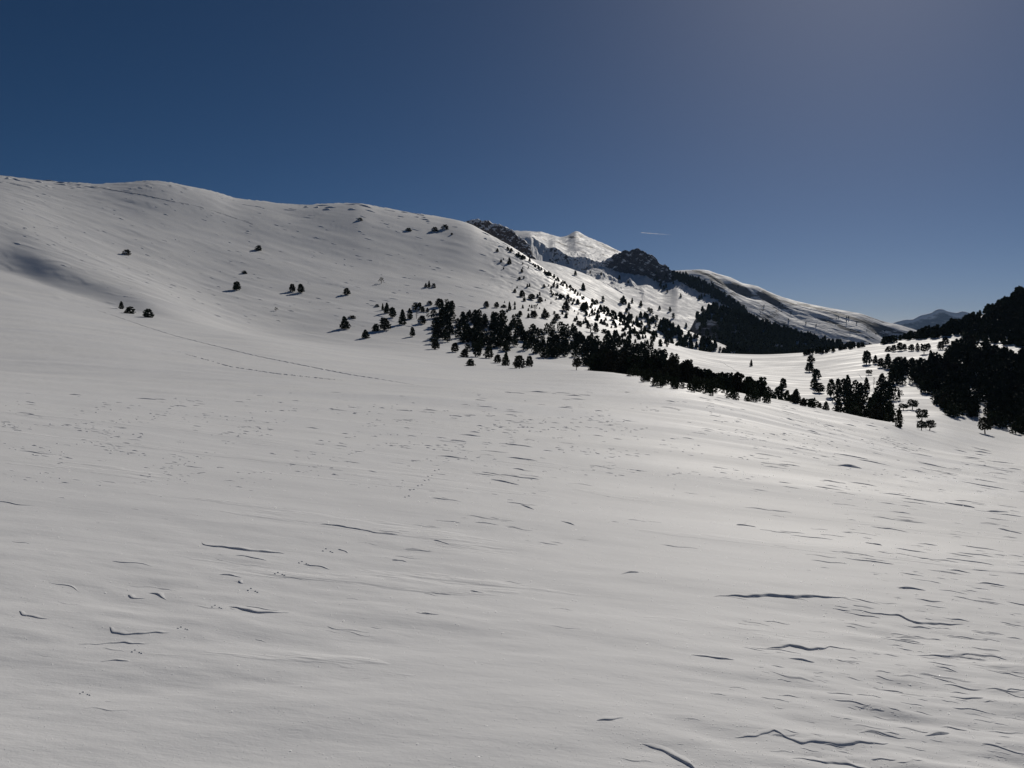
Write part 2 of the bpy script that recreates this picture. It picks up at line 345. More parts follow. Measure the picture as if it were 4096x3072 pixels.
while ok < 1500 and tries < 60000:
    tries += 1; a = random.uniform(-20, 1044); b = 392 + 376 * random.random() ** 1.5
    dn_ = float(dens(np.array([min(max(a, 0), 1024)]), np.array([b]))[0]); cl_ = float(fbm(np.array([a / 46.0]), np.array([b / 11.0]), 3, 501)[0])
    if cl_ < 0.40 - 0.50 * dn_ or random.random() > 0.10 + dn_: continue
    t = ray(a, b)[0]; p = main.hit(a, b)
    if p[1] > 170 or p[1] < 2: continue
    big = random.random() ** 3
    Lp = (3 + 40 * big) * (0.45 if b < 440 else 0.8 if b < 500 else 1.0) * random.uniform(.7, 1.3); th = (0.20 + 0.85 * big) * (0.8 if b < 440 else 1.0) * (0.5 + 0.6 * dn_)
    Lw = Lp * p[1] / F; an = math.radians(random.gauss(-7, 9)) ; cv = random.gauss(0, .10) * Lw * 0.6; n_ = max(5, min(14, int(Lp / 2.2)))
    P = [(p[0] + Lw * (f - .5) * math.cos(an) , p[1] + Lw * (f - .5) * math.sin(an) + cv * 4 * (f - .5) ** 2 + 0.05 * Lw * math.sin(f * 9 + a)) for f in np.linspace(0, 1, n_)]
    lip(P, th, random.choice((.5, .8, 1.2)), random.uniform(5, 10), .25, random.choice((.6, 1.2, 1.7, 2.2, 3.0, 3.6))); ok += 1
ok = 0
while ok < 1100:
    a = random.uniform(-10, 1034); b = random.triangular(396, 500, 425)
    if b < np.interp(a, [0, 300, 600, 767, 1024], [396, 400, 396, 410, 470]): continue
    cl_ = float(fbm(np.array([a / 70.0]), np.array([b / 9.0]), 3, 511)[0])
    if cl_ < 0.06: continue
    p = main.hit(a, b); Lw = (2 + 8 * random.random() ** 2) * p[1] / F
    if p[1] > 210: continue
    P = [(p[0] + Lw * (f - .5), p[1] - Lw * .12 * (f - .5) + .03 * Lw * math.sin(7 * f + a)) for f in np.linspace(0, 1, 5)]
    lip(P, random.uniform(.22, .55), .6, 6.0, .3, random.choice((.5, 1., 1.8))); ok += 1
for cx, cy, r in [(183,628,1),(217,605,1),(253,589,1),(280,573,1),(304,562,1),(328,549,1),(85,688,1),(137,651,1),(407,497,.8),(412,492,.8),(420,487,.8),(427,482,.8),(430,477,.7),(437,471,.7)]:
    for ox, oy in ((-5, .5), (-2, -1.2), (2.5, 1.2), (4.5, 2.0)) if r == 1 else ((-2, .5), (2, -.4)):
        g = ground0(cx + ox, cy + oy); lw = 2.6 * g[1] / F
        lip([(g[0] + lw * (f - .5), g[1] - lw * .12 * f) for f in (0, .25, .5, .75, 1)], 1.0 * r, .6, 2.0, 0, .5)
ok = 0
while ok < 420:
    a = random.uniform(0, 560); b = random.uniform(178, 330)
    sky_ = np.interp(a, [0,100,150,235,300,355,440,470,508,560], [175,184,181,198,205,203,217,224,245,280])
    top = b < sky_ + 7 and (a < 105 or 240 < a)
    if b < sky_ + 0.8 or b > np.interp(a, [0,130,250,400,560], [235,300,325,330,300]): continue
    if not top and random.random() > .35: continue
    p = main.hit(a, b)
    if p[1] < 330: continue
    Lw = random.uniform(3, 13) * p[1] / F * (1.5 if top else 1); an = math.radians(random.gauss(-14 if top else -28, 6))
    lip([(p[0] + Lw * (f - .5) * math.cos(an), p[1] + Lw * (f - .5) * math.sin(an)) for f in np.linspace(0, 1, 6)], random.uniform(.5, 1.1) if top else random.uniform(.15, .42), .6, 6.0, .4, .8); ok += 1
print('lips', ok)
lp = make_mesh('wind_ridges', np.array(LV), np.array(LF), [M_SNOW]); tag(link('wind_ridges', lp), 'small sharp wind-cut lips all over the packed snow', 'sastrugi', kind='stuff')
# frost crystals that catch the sun
CV, CF = [], []
mcr, ncr, bcr = mat('frost'); ncr.nodes.remove(bcr)
trl = N(ncr, 'ShaderNodeBsdfTranslucent'); trl.inputs[0].default_value = (.95, .95, .95, 1); gls = N(ncr, 'ShaderNodeBsdfGlossy'); gls.inputs[0].default_value = (.95, .95, .95, 1); gls.inputs['Roughness'].default_value = .35
mxc = N(ncr, 'ShaderNodeMixShader'); mxc.inputs[0].default_value = .35; ncr.links.new(trl.outputs[0], mxc.inputs[1]); ncr.links.new(gls.outputs[0], mxc.inputs[2])
ncr.links.new(mxc.outputs[0], [q for q in ncr.nodes if q.type == 'OUTPUT_MATERIAL'][0].inputs[0])
for i in range(8000):
    a = random.uniform(-30, 1054); b = 768 - 300 * random.random() ** 1.3
    if random.random() > .25 + .75 * math.exp(-((a - 720) / 330) ** 2): continue
    g = main.hit(a, b); sz = g[1] / F * random.uniform(.22, .70) * (1.5 if random.random() < .05 else 1)
    nn = np.array(SUNDIR) + np.array([random.gauss(0, .28) for _ in range(3)]); nn /= np.linalg.norm(nn)
    e1 = np.cross(nn, [0.2, .3, 1]); e1 /= np.linalg.norm(e1); e2 = np.cross(nn, e1); c = np.array(g) + [0, 0, sz * .8]; o = len(CV)
    CV += [c - e1*sz, c - e2*sz, c + e1*sz, c + e2*sz]; CF += [(o, o+1, o+2, o+3)]
tag(link('frost_crystals', make_mesh('frost_crystals', np.array(CV), np.array(CF), [mcr], smooth=False)), 'tiny frost crystals glinting on the near snow', 'frost', kind='stuff')
# ground behind and beside the camera, same tilted plane
gx = np.linspace(-900, 900, 61); gy = np.concatenate([np.linspace(-900, -40, 30), np.linspace(-30, 0.895, 12)])
GX, GY = np.meshgrid(gx, gy)
GZ = AX * GX + BY * GY - 0.004 + 2.0 * fbm(GX / 90, GY / 90, 3, 120) * np.clip((np.hypot(GX, GY) - 30) / 100, 0, 1)
i = np.arange(GX.size).reshape(GX.shape)
Q = np.stack([i[:-1, :-1], i[:-1, 1:], i[1:, 1:], i[1:, :-1]], -1).reshape(-1, 4)
tag(link('snow_field', make_mesh('snow_field', np.stack([GX, GY, GZ], -1).reshape(-1, 3), Q, [M_SNOW])), kind='structure')

# ------------------------------------------------------------------ far ranges, each at its own distance
def cols(p0, p1, n): return np.linspace((p0 - 512) / F, (p1 - 512) / F, n)
M_RIDGE = mountain_material('ridge_rock_and_snow', (0.075, 0.066, 0.068), (0.36, 0.60), 2.0, 3.0)
M_PEAK = mountain_material('peak_snow_and_scree', (0.12, 0.115, 0.12), (0.46, 0.56), 0.8, 7.0)
M_CRAG = mountain_material('crag_rock_and_snow', (0.055, 0.058, 0.07), (0.40, 0.66), 1.6, 5.0)
M_SLOPE = mountain_material('slope_snow', (0.14, 0.135, 0.13), (0.74, 0.80), 1.0, 5.0)
M_FAR = mountain_material('far_snow', (0.14, 0.14, 0.15), (0.42, 0.56), 0.3, 20.0)

# spur behind the left hill
S2 = Sheet([[(440,300,860),(560,300,860),(600,325,880),(660,358,880),(780,390,880)],
            [(440,236,980),(500,262,980),(552,276,1000),(600,302,1000),(650,331,1000),(700,352,1000),(780,375,1000)],
            [(440,222,1150),(500,248,1150),(531,259,1150),(552,263.5,1150),(581,272.5,1150),(612,288,1140),(647,310,1120),(670,323,1100),(706,338,1080),(722,344,1070),(740,353,1060),(780,372,1060)],
            [(440,300,1400),(600,330,1400),(780,420,1400)]], cols(445, 775, 420), [(20,'log'),(70,'log'),(12,'log')], 5, (2,))
n_ = fbm(S2.X/40, S2.Y/30, 4, 200); S2.Z += 1.5*n_ + 0.8*np.abs(fbm(S2.X/12+S2.Y/30, S2.Y/12, 3, 205))
S2.finish('spur_slope', [M_SNOW])
# rocky ridge at the shoulder of the left hill
R1 = Sheet([[(440,300,1450),(545,300,1450)],
            [(440,262,1535),(500,268,1535),(520,272,1535),(533,275,1535),(545,285,1535)],
            [(440,226,1560),(465,222,1560),(479,219,1560),(483,221,1560),(488,220.5,1560),(492,223,1560),(500,225,1560),(508,228,1560),(513,231,1560),(519,237,1560),(526,242,1560),(530,246,1560),(533,255,1560),(537,262,1560),(545,272,1560)],
            [(440,300,1760),(545,310,1760)]], cols(445, 543, 260), [(6,'log'),(110,'log'),(20,'log')], 2, (2,), (1,))
rg = np.abs(fbm(R1.X/26, R1.Z/34, 4, 210)); R1.Y += 16*rg - 5 ; R1.X += 3*fbm(R1.X/20, R1.Z/20, 3, 214); R1.Z += 3*fbm(R1.X/9, R1.Y/12, 3, 216)
R1.finish('rocky_ridge', [M_RIDGE])
# snowy peak massif with its cliff band
crest2 = [(490,236,3900),(512,230.5,3900),(529,232,3900),(540,232.4,3900),(552,235,3900),(561,237,3900),(568,235.5,3900),(572,233,3900),(576,231.3,3900),(579,232,3900),(583,234.5,3900),(595,240,3900),(606,244.8,3900),(621,252,3900),(640,262,3900),(660,275,3900)]
top2 = [(490,250,3000),(512,244,3000),(524,238,3000),(531,236,3000),(536,239,2960),(542,243,2940),(549,248,2920),(554,247.6,2900),(561,251,2900),(564.5,254,2880),(573,257.4,2860),(586,258,2860),(593,260,2860),(600,262,2860),(660,284,2860)]
foot2 = [(490,254,2960),(512,247,2970),(524,241,2970),(531,237.5,2965),(536,246.5,2915),(545,256.5,2870),(553,263,2850),(560,261.5,2850),(566,263.5,2840),(573,265,2825),(578,268,2815),(584,271.5,2810),(592,270,2810),(600,267,2830),(660,292,2820)]
R2 = Sheet([[(490,330,2300),(660,340,2300)], foot2, top2, crest2, [(490,300,4400),(660,320,4400)]], cols(492, 655, 420), [(30,'log'),(30,'log'),(110,'log'),(10,'log')], 3, (1,2,3), (1,2))
rg = fbm(R2.X/60 - R2.Y/180, R2.Y/160, 5, 220); cl = sst(2700, 2800, R2.Y) * (1 - sst(2980, 3100, R2.Y))
R2.Z += 9*rg*(1 - sst(3700, 3900, R2.Y)) + 2.5*rg; R2.Y += cl * 25 * np.abs(fbm(R2.X/30, R2.Z/60, 4, 226))
R2.finish('snowy_peak', [M_PEAK])
def scree(sh, spots):
    a = np.zeros(sh.X.shape)
    for cx, cy, sx, sy, sl in spots: a += np.exp(-((sh.px - cx)/sx)**2 - ((sh.py - cy - sl*(sh.px - cx))/sy)**2)
    at = sh.me.attributes.new('scree', 'FLOAT', 'POINT'); at.data.foreach_set('value', np.clip(a, 0, 1).astype(np.float32).ravel())
scree(R2, [(573,237.3,9,1.6,.05),(581,235.5,4,1.5,.4),(600,244.5,7,1.3,.42),(612,249.5,8,2.0,.40),(557,242,6,1.0,.3),(566,246,6,1.0,.4),(583,252,6,1.2,.3),(545,240,4,1,.6),(590,247,8,.8,.3),(577,243,7,.8,.2),(604,255,6,.9,.3),(536,236,3,1,.6)])
# crag with a shaded wall and the snow apron below it
crest3 = [(585,265,2300),(596,263,2300),(604,261,2300),(610,257,2300),(615.5,254,2300),(620,252.5,2300),(623,250.3,2300),(626,250.3,2300),(629,251,2300),(632,249.3,2300),(637,248.6,2300),(641,250,2300),(645,251.5,2300),(648,253.5,2300),(650,254,2300),(653,256,2300),(656,259,2300),(659,262.5,2300),(663,264.5,2300),(667.6,266,2300),(670,270,2300),(674,270,2300),(677,273,2300),(683,272.5,2290),(693,276.5,2280),(700,280,2270),(710,283.5,2260),(721,291,2240),(731,297,2220),(737,302,2200),(742,309,2190),(750,317,2180),(765,327,2160),(800,340,2150)]
foot3 = [(585, 269.3, 2284), (604, 266.9, 2284), (615, 271.3, 2284), (630, 273.9, 2284), (645, 276.1, 2284), (655, 280.6, 2284), (663, 283.6, 2284), (670, 282.7, 2284), (678, 280.0, 2282), (684, 284.1, 2273), (696, 290.3, 2259), (704, 293.8, 2250), (712, 296.5, 2240), (729, 307.1, 2208), (741, 314.6, 2176), (750, 320.9, 2164), (765, 331.7, 2144), (800, 344.7, 2134)]
R3 = Sheet([[(585,300,1750),(650,335,1700),(700,352,1700),(800,370,1700)], foot3, crest3, [(585,300,2600),(700,330,2600),(800,370,2600)]], cols(586, 795, 620), [(110,'log'),(110,'log'),(12,'log')], 2, (1,2), (1,))
wall = sst(2215, 2250, R3.Y + (R3.px if hasattr(R3,'px') else 0)) 
pX, pY = proj(R3.X, R3.Y, R3.Z)
ri = np.arange(R3.Y.shape[0])[:, None]; wall = sst(90, 114, ri) * (1 - sst(226, 232, ri))
R3.Y += wall * 20 * (np.abs(fbm(R3.X/34, R3.Z/60, 5, 230)) - 0.15); R3.X += wall * 4 * fbm(R3.X/22, R3.Z/22, 3, 236)
R3.Z += wall * 5.5 * fbm(R3.X/11, R3.Y/20, 4, 238)
out = np.exp(-((pX - 612)/26)**2 - ((pY - 281)/13)**2) + 0.8*np.exp(-((pX - 628)/14)**2 - ((pY - 296)/9)**2)
R3.Z += (1 - wall) * (3.0*fbm(R3.X/60+R3.Y/110, R3.Y/90, 4, 240) + np.clip(out,0,1) * 48 * np.maximum(0, fbm(R3.X/55, R3.Y/75, 5, 244)))
R3.finish('crag', [M_CRAG])
# long snow ridge on the right
crest4 = [(640,285,3500),(665,272,3500),(675.5,270.7,3500),(690,270,3500),(699,269.5,3500),(708,270.5,3500),(717,273.6,3500),(731,277.7,3500),(742.6,283,3500),(756.5,286,3500),(770,292,3500),(786.6,298,3500),(804,302.6,3480),(823.6,306.6,3450),(847,311,3420),(862,314,3400),(873.4,318,3390),(882.6,321,3380),(893,323.4,3370),(906,327,3360),(920,331,3350),(935,336,3340),(960,343,3340)]
mid4 = [(p, y + 14 + 0.05*max(0,800-p), d - 165) for p, y, d in crest4]
base4 = [(p, y + 62, d - 480) for p, y, d in crest4]
R4 = Sheet([base4, mid4, crest4, [(640,360,4100),(960,400,4100)]], cols(645, 955, 700), [(100,'log'),(90,'log'),(12,'log')], 4, (2,))
pX, pY = proj(R4.X, R4.Y, R4.Z); low = 1 - sst(3360, 3480, R4.Y)
uu = (R4.X*0.85 - R4.Y*0.5); vv = (R4.X*0.5 + R4.Y*0.85)
rg = fbm(uu/130, vv/34, 5, 250)
R4.Z += (0.35+0.65*low)*(8*fbm(uu/420, vv/120, 3, 254) + 3.5*rg + 2.0*np.abs(fbm(uu/60, vv/18, 3, 258)))
hol = 0.7*np.exp(-((pX-745)/17)**2-((pY-292-(pX-745)*0.38)/3.2)**2) + 0.9*np.exp(-((pX-888)/12)**2-((pY-333-(pX-888)*.25)/5)**2) + .6*np.exp(-((pX-775)/16)**2-((pY-303-(pX-775)*0.6)/2.0)**2)
R4.Z -= 26*hol
R4.finish('snow_ridge', [M_SLOPE])
scree(R4, [(700,272.5,8,1.0,.25),(715,279,5,1.5,.5),(728,287,5,1.2,.5),(770,297,6,3,.4),(742,288,6,1.5,.5),(806,305.5,9,1.0,.25),(820,309,8,.9,.25),(790,303,6,.8,.3),(845,316,10,1.2,.25),(870,324,12,1.5,.3),(830,322,10,1,.3),(850,330,10,1,.3)])
# wooded spur in the shade
crest5 = [(660,370,1460),(672,356,1480),(682,343,1490),(689,330,1500),(697,317,1510),(706,310,1520),(715,309,1520),(724,312,1520),(731,314,1520),(752,321,1510),(766,326,1500),(783,331.5,1490),(800,336.5,1480),(824,342.5,1470),(847,346.5,1460),(875,352,1450),(905,362,1450)]
base5 = [(p, max(y + 62 - 0.10*max(0,p-700), y + 12), d - 150) for p, y, d in crest5]
R5 = Sheet([[(p, y+30, d-150) for p, y, d in base5], base5, crest5, [(660,420,1750),(905,430,1750)]], cols(662, 900, 420), [(6,'log'),(110,'log'),(10,'log')], 3, (2,))
R5.Z += 5*fbm(R5.X/60, R5.Y/40, 4, 260)
R5.finish('wooded_spur', [M_SLOPE])
# farthest mountain
crest6 = [(850,350,12000),(880,329,12000),(894,322.8,12000),(904.6,320,12000),(911,319.4,12000),(922,314.7,12000),(932,312.4,12000),(936,310,12000),(939.6,309.3,12000),(943,309.6,12000),(946,310.7,12000),(956,312.6,12000),(962.5,311.5,12000),(972.6,313.7,12000),(983,318,12000),(1010,330,12000),(1060,345,12000)]
R6 = Sheet([[(850,400,11350),(1060,400,11350)], [(p, y + 34, 11760) for p, y, d in crest6], crest6, [(850,380,13500),(1060,380,13500)]], cols(852, 1055, 300), [(10,'log'),(90,'log'),(10,'log')], 2, (2,))
R6.Z += 22*fbm(R6.X/420, R6.Y/240, 5, 270)
R6.finish('far_mountain', [M_FAR])

# ------------------------------------------------------------------ pines
def leaf_cloud(P, size, r, per=3):
    """small irregular needle tufts: a fan of thin triangles about every point"""
    n = len(P); k = per
    c = np.repeat(P, k, 0)
    d1 = r.normal(size=(n*k, 3)); d1 /= np.linalg.norm(d1, axis=1)[:, None]
    d2 = r.normal(size=(n*k, 3)); d2 -= (d2*d1).sum(1)[:, None]*d1; d2 /= np.linalg.norm(d2, axis=1)[:, None]
    s = (np.repeat(size, k) if np.ndim(size) else size) * r.uniform(0.6, 1.3, n*k)
    s = s[:, None]
    a = c - d1*s*0.9; b = c + d1*s*0.9; e = c + d2*s*0.55; f = c - d2*s*0.55
    V = np.stack([a, e, b, f], 1).reshape(-1, 3); Fc = np.arange(len(V)).reshape(-1, 4)
    return V, Fc
def crown_points(kind, n, r):
    """points for a tree of height 1 and half width 0.5*ratio baked later by scaling; several lobes at branch ends"""
    pts = []; sz = []
    lob = {'cone': 26, 'round': 20, 'bush': 14, 'broken': 9, 'umbrella': 12, 'column': 18}[kind]
    z0 = {'cone': 0.05, 'round': 0.12, 'bush': 0.0, 'broken': 0.30, 'umbrella': 0.30, 'column': 0.03}[kind]
    for i in range(lob):
        f = (i + 0.5) / lob; z = z0 + (0.93 - z0) * f; g = (z - z0) / (1 - z0)
        if kind == 'cone': R = 0.46 * (1 - g) ** 0.75 * (0.75 + 0.25*min(1, g*6))
        elif kind == 'column': R = 0.42 * (1 - g**2.2) * (0.7 + .3*min(1, g*5))
        elif kind == 'round': R = 0.43 * (0.62 + 0.38*math.sin(min(1, g/0.28)*1.57)) * max(0.0, 1 - max(0, g - .15)/0.9)**0.55
        elif kind == 'bush': R = 0.42 * math.sqrt(max(0.01, 1 - g**1.7))
        elif kind == 'umbrella': R = 0.44 * math.sqrt(max(0.03, 1 - (g - 0.35)**2 / 0.44))
        else: R = 0.36 * (1 - g*0.5)
        for k in range(2 if kind != 'broken' else 1):
            a = i * 2.399 + k * 3.0 + r.uniform(-.5, .5); rr = R * r.uniform(0.62, 0.92)
            lz = z + r.uniform(-.04, .04); lr = {'broken': .13}.get(kind, 0.045 + 0.11*(R/0.44)) * r.uniform(0.8, 1.25); lz = min(lz, 0.99 - lr*.62)
            m = max(3, int(n / (lob * 2)))
            q = r.normal(size=(m, 3)); q /= np.linalg.norm(q, axis=1)[:, None]; q *= (r.uniform(0.25, 1, m) ** 0.5)[:, None] * lr
            q[:, 2] *= 0.62
            pts.append(q + np.array([rr*math.cos(a), rr*math.sin(a), lz]))
    P = np.concatenate(pts)
    if kind != 'broken':
        m = n // 5; zz = z0 + (0.9 - z0) * r.uniform(0, 1, m) ** 1.2; g = (zz - z0)/(1 - z0)
        R = 0.3 * (1 - g) ** 0.7 if kind in ('cone', 'bush', 'column') else 0.33*np.sqrt(np.maximum(0.02, 1 - (g - .4)**2/.4))
        a = r.uniform(0, 6.283, m); rr = R*np.sqrt(r.uniform(0, 1, m))
        P = np.concatenate([P, np.stack([rr*np.cos(a), rr*np.sin(a), zz], 1)])
    if kind in ('cone', 'column', 'round'):
        m = n // 30 + 3; P = np.concatenate([P, np.stack([r.normal(0, .025, m), r.normal(0, .025, m), 0.93 + r.uniform(-.05, .05, m)], 1)])
    P[:, 2] = np.clip(P[:, 2], 0.005, 1.0)
    return P
def tube(path, rad, sides=7):
    V = []; Fc = []
    path = [np.array(p, float) for p in path]
    for i, p in enumerate(path):
        d = path[min(i+1, len(path)-1)] - path[max(i-1, 0)]; d = d/np.linalg.norm(d)
        a = np.cross(d, [0.3, 1, 0.1]); a /= np.linalg.norm(a); b = np.cross(d, a)
        for k in range(sides):
            th = 2*math.pi*k/sides; V.append(p + rad[i]*(math.cos(th)*a + math.sin(th)*b))
    for i in range(len(path)-1):
        for k in range(sides):
            k2 = (k+1) % sides; Fc.append((i*sides+k, i*sides+k2, (i+1)*sides+k2, (i+1)*sides+k))
    return np.array(V), np.array(Fc)
def join(parts):
    Vs = []; Fs = []; o = 0
    for V, Fc in parts: Vs.append(V); Fs.append(Fc + o); o += len(V)
    return np.concatenate(Vs), np.concatenate(Fs)
def trunk_mesh(name, kind, r, m=M_BARK):
    lean = r.uniform(-.04, .04)
    top = 0.94; parts = [tube([(0,0,-0.12),(0,0,0.03),(lean,0,0.3),(lean*.4,lean,0.65),(0,0,top)], [0.055,0.044,0.034,0.022,0.004])]
    nb = 14 if kind != 'bush' else 8
    z0 = {'umbrella': .38, 'broken': .3, 'round': .14}.get(kind, .06)
    for i in range(nb):
        z = z0 + (0.88 - z0)*(i + .3)/nb; a = i*2.399 + r.uniform(-.3, .3); L = 0.36*(1 - z*0.55)
        parts.append(tube([(lean*.5, 0, z), (L*.5*math.cos(a), L*.5*math.sin(a), z + .02), (L*math.cos(a), L*math.sin(a), z + .07)], [.012, .009, .003], 4))
    V, Fc = join(parts); return make_mesh(name, V, Fc, [m])
crowns, trunks = {}, {}
for kind, nv, n in (('cone', 3, 520), ('round', 4, 520), ('bush', 3, 420), ('broken', 2, 150), ('umbrella', 2, 380), ('column', 2, 460)):
    for v_ in range(nv):
        r = np.random.default_rng(50 + v_ + 10*len(crowns)); P = crown_points(kind, n, r)
        V, Fc = leaf_cloud(P, 0.062 if kind != 'bush' else 0.075, r, 3)
        V[:, 2] = np.maximum(V[:, 2], -0.02)
        crowns.setdefault(kind, []).append(make_mesh('crown_' + kind, V, Fc, [M_NEEDLE if v_ % 2 == 0 else M_NEEDLE2], smooth=False))
        trunks.setdefault(kind, []).append(trunk_mesh('trunk_' + kind, kind, r))
def bare_meshes(seed):
    r = np.random.default_rng(seed); parts = [tube([(0,0,-.1),(0,0,.3),(.02,0,.65),(0,0,1.0)], [.03,.022,.013,.003], 5)]
    for i in range(34):
        z = .18 + .75*i/34; a = i*2.399; L = .30*(1 - .6*z)*r.uniform(.7, 1.2)
        e = np.array([L*math.cos(a), L*math.sin(a), z + .16])
        parts.append(tube([(0,0,z), tuple(e*[.5,.5,1]-[0,0,.06]), tuple(e)], [.009,.006,.002], 3))
        for k in range(3):
            t_ = e + r.normal(0, .05, 3) + [0,0,.05]; parts.append(tube([tuple(e*.8 + np.array([0,0,z])*.2), tuple(t_)], [.004, .0015], 3))
    V, Fc = join(parts); return V, Fc
bV, bF = bare_meshes(3)
BARE_TRUNK = make_mesh('bare_trunk', *tube([(0,0,-.1),(0,0,.3),(.02,0,.65),(0,0,1.0)], [.034,.026,.015,.003], 6), [M_TWIG]); BARE_TWIGS = make_mesh('bare_branches', bV, bF, [M_TWIG])
# snow lumps lodged in the windward side of the small pines on the hill
def snow_lump(r):
    V = []; Fc = []; o = 0
    for k in range(7):
        a = r.uniform(2.2, 5.0); rr = r.uniform(.1, .38); c = np.array([rr*math.cos(a), rr*math.sin(a), r.uniform(.03, .45)])
        for j in range(6):
            for i in range(8):
                ph = math.pi*j/5 - math.pi/2; th = 2*math.pi*i/8; q = np.array([math.cos(ph)*math.cos(th)*.17, math.cos(ph)*math.sin(th)*.17, math.sin(ph)*.09]) * r.uniform(.85, 1.15)
                V.append(c + q)
        for j in range(5):
            for i in range(8):
                i2 = (i+1) % 8; Fc.append((o+j*8+i, o+j*8+i2, o+(j+1)*8+i2, o+(j+1)*8+i))
        o += 48
    return make_mesh('settled_snow', np.array(V), np.array(Fc), [M_SETTLED])
LUMPS = [snow_lump(np.random.default_rng(i)) for i in range(3)]

def place_tree(pos, hgt, wid, kind, label, group=None, snow=False, name='mountain_pine', cat='pine tree'):
    e = bpy.data.objects.new(name, None); COL.objects.link(e)
    e.location = pos; e.rotation_euler = (random.uniform(-.05, .05), random.uniform(-.05, .05), random.uniform(0, 6.28)); e.empty_display_size = 0.5
    tag(e, label, cat, group)
    sc = (wid, wid, hgt)
    if kind == 'bare':
        t = link('trunk', BARE_TRUNK, e); c = link('branches', BARE_TWIGS, e)
    else:
        k = random.randrange(len(crowns[kind])); c = link('crown', crowns[kind][k], e); t = link('trunk', trunks[kind][k], e)
        if snow:
            s_ = link('settled_snow', random.choice(LUMPS), e); s_.scale = sc; e.rotation_euler = (0, 0, random.uniform(-.3, .3))
    c.scale = sc; t.scale = (max(wid, hgt*.5),)*2 + (hgt,)
    return e
def depth_of(p): return p[1]*CP - (p[2]-EYE)*SP
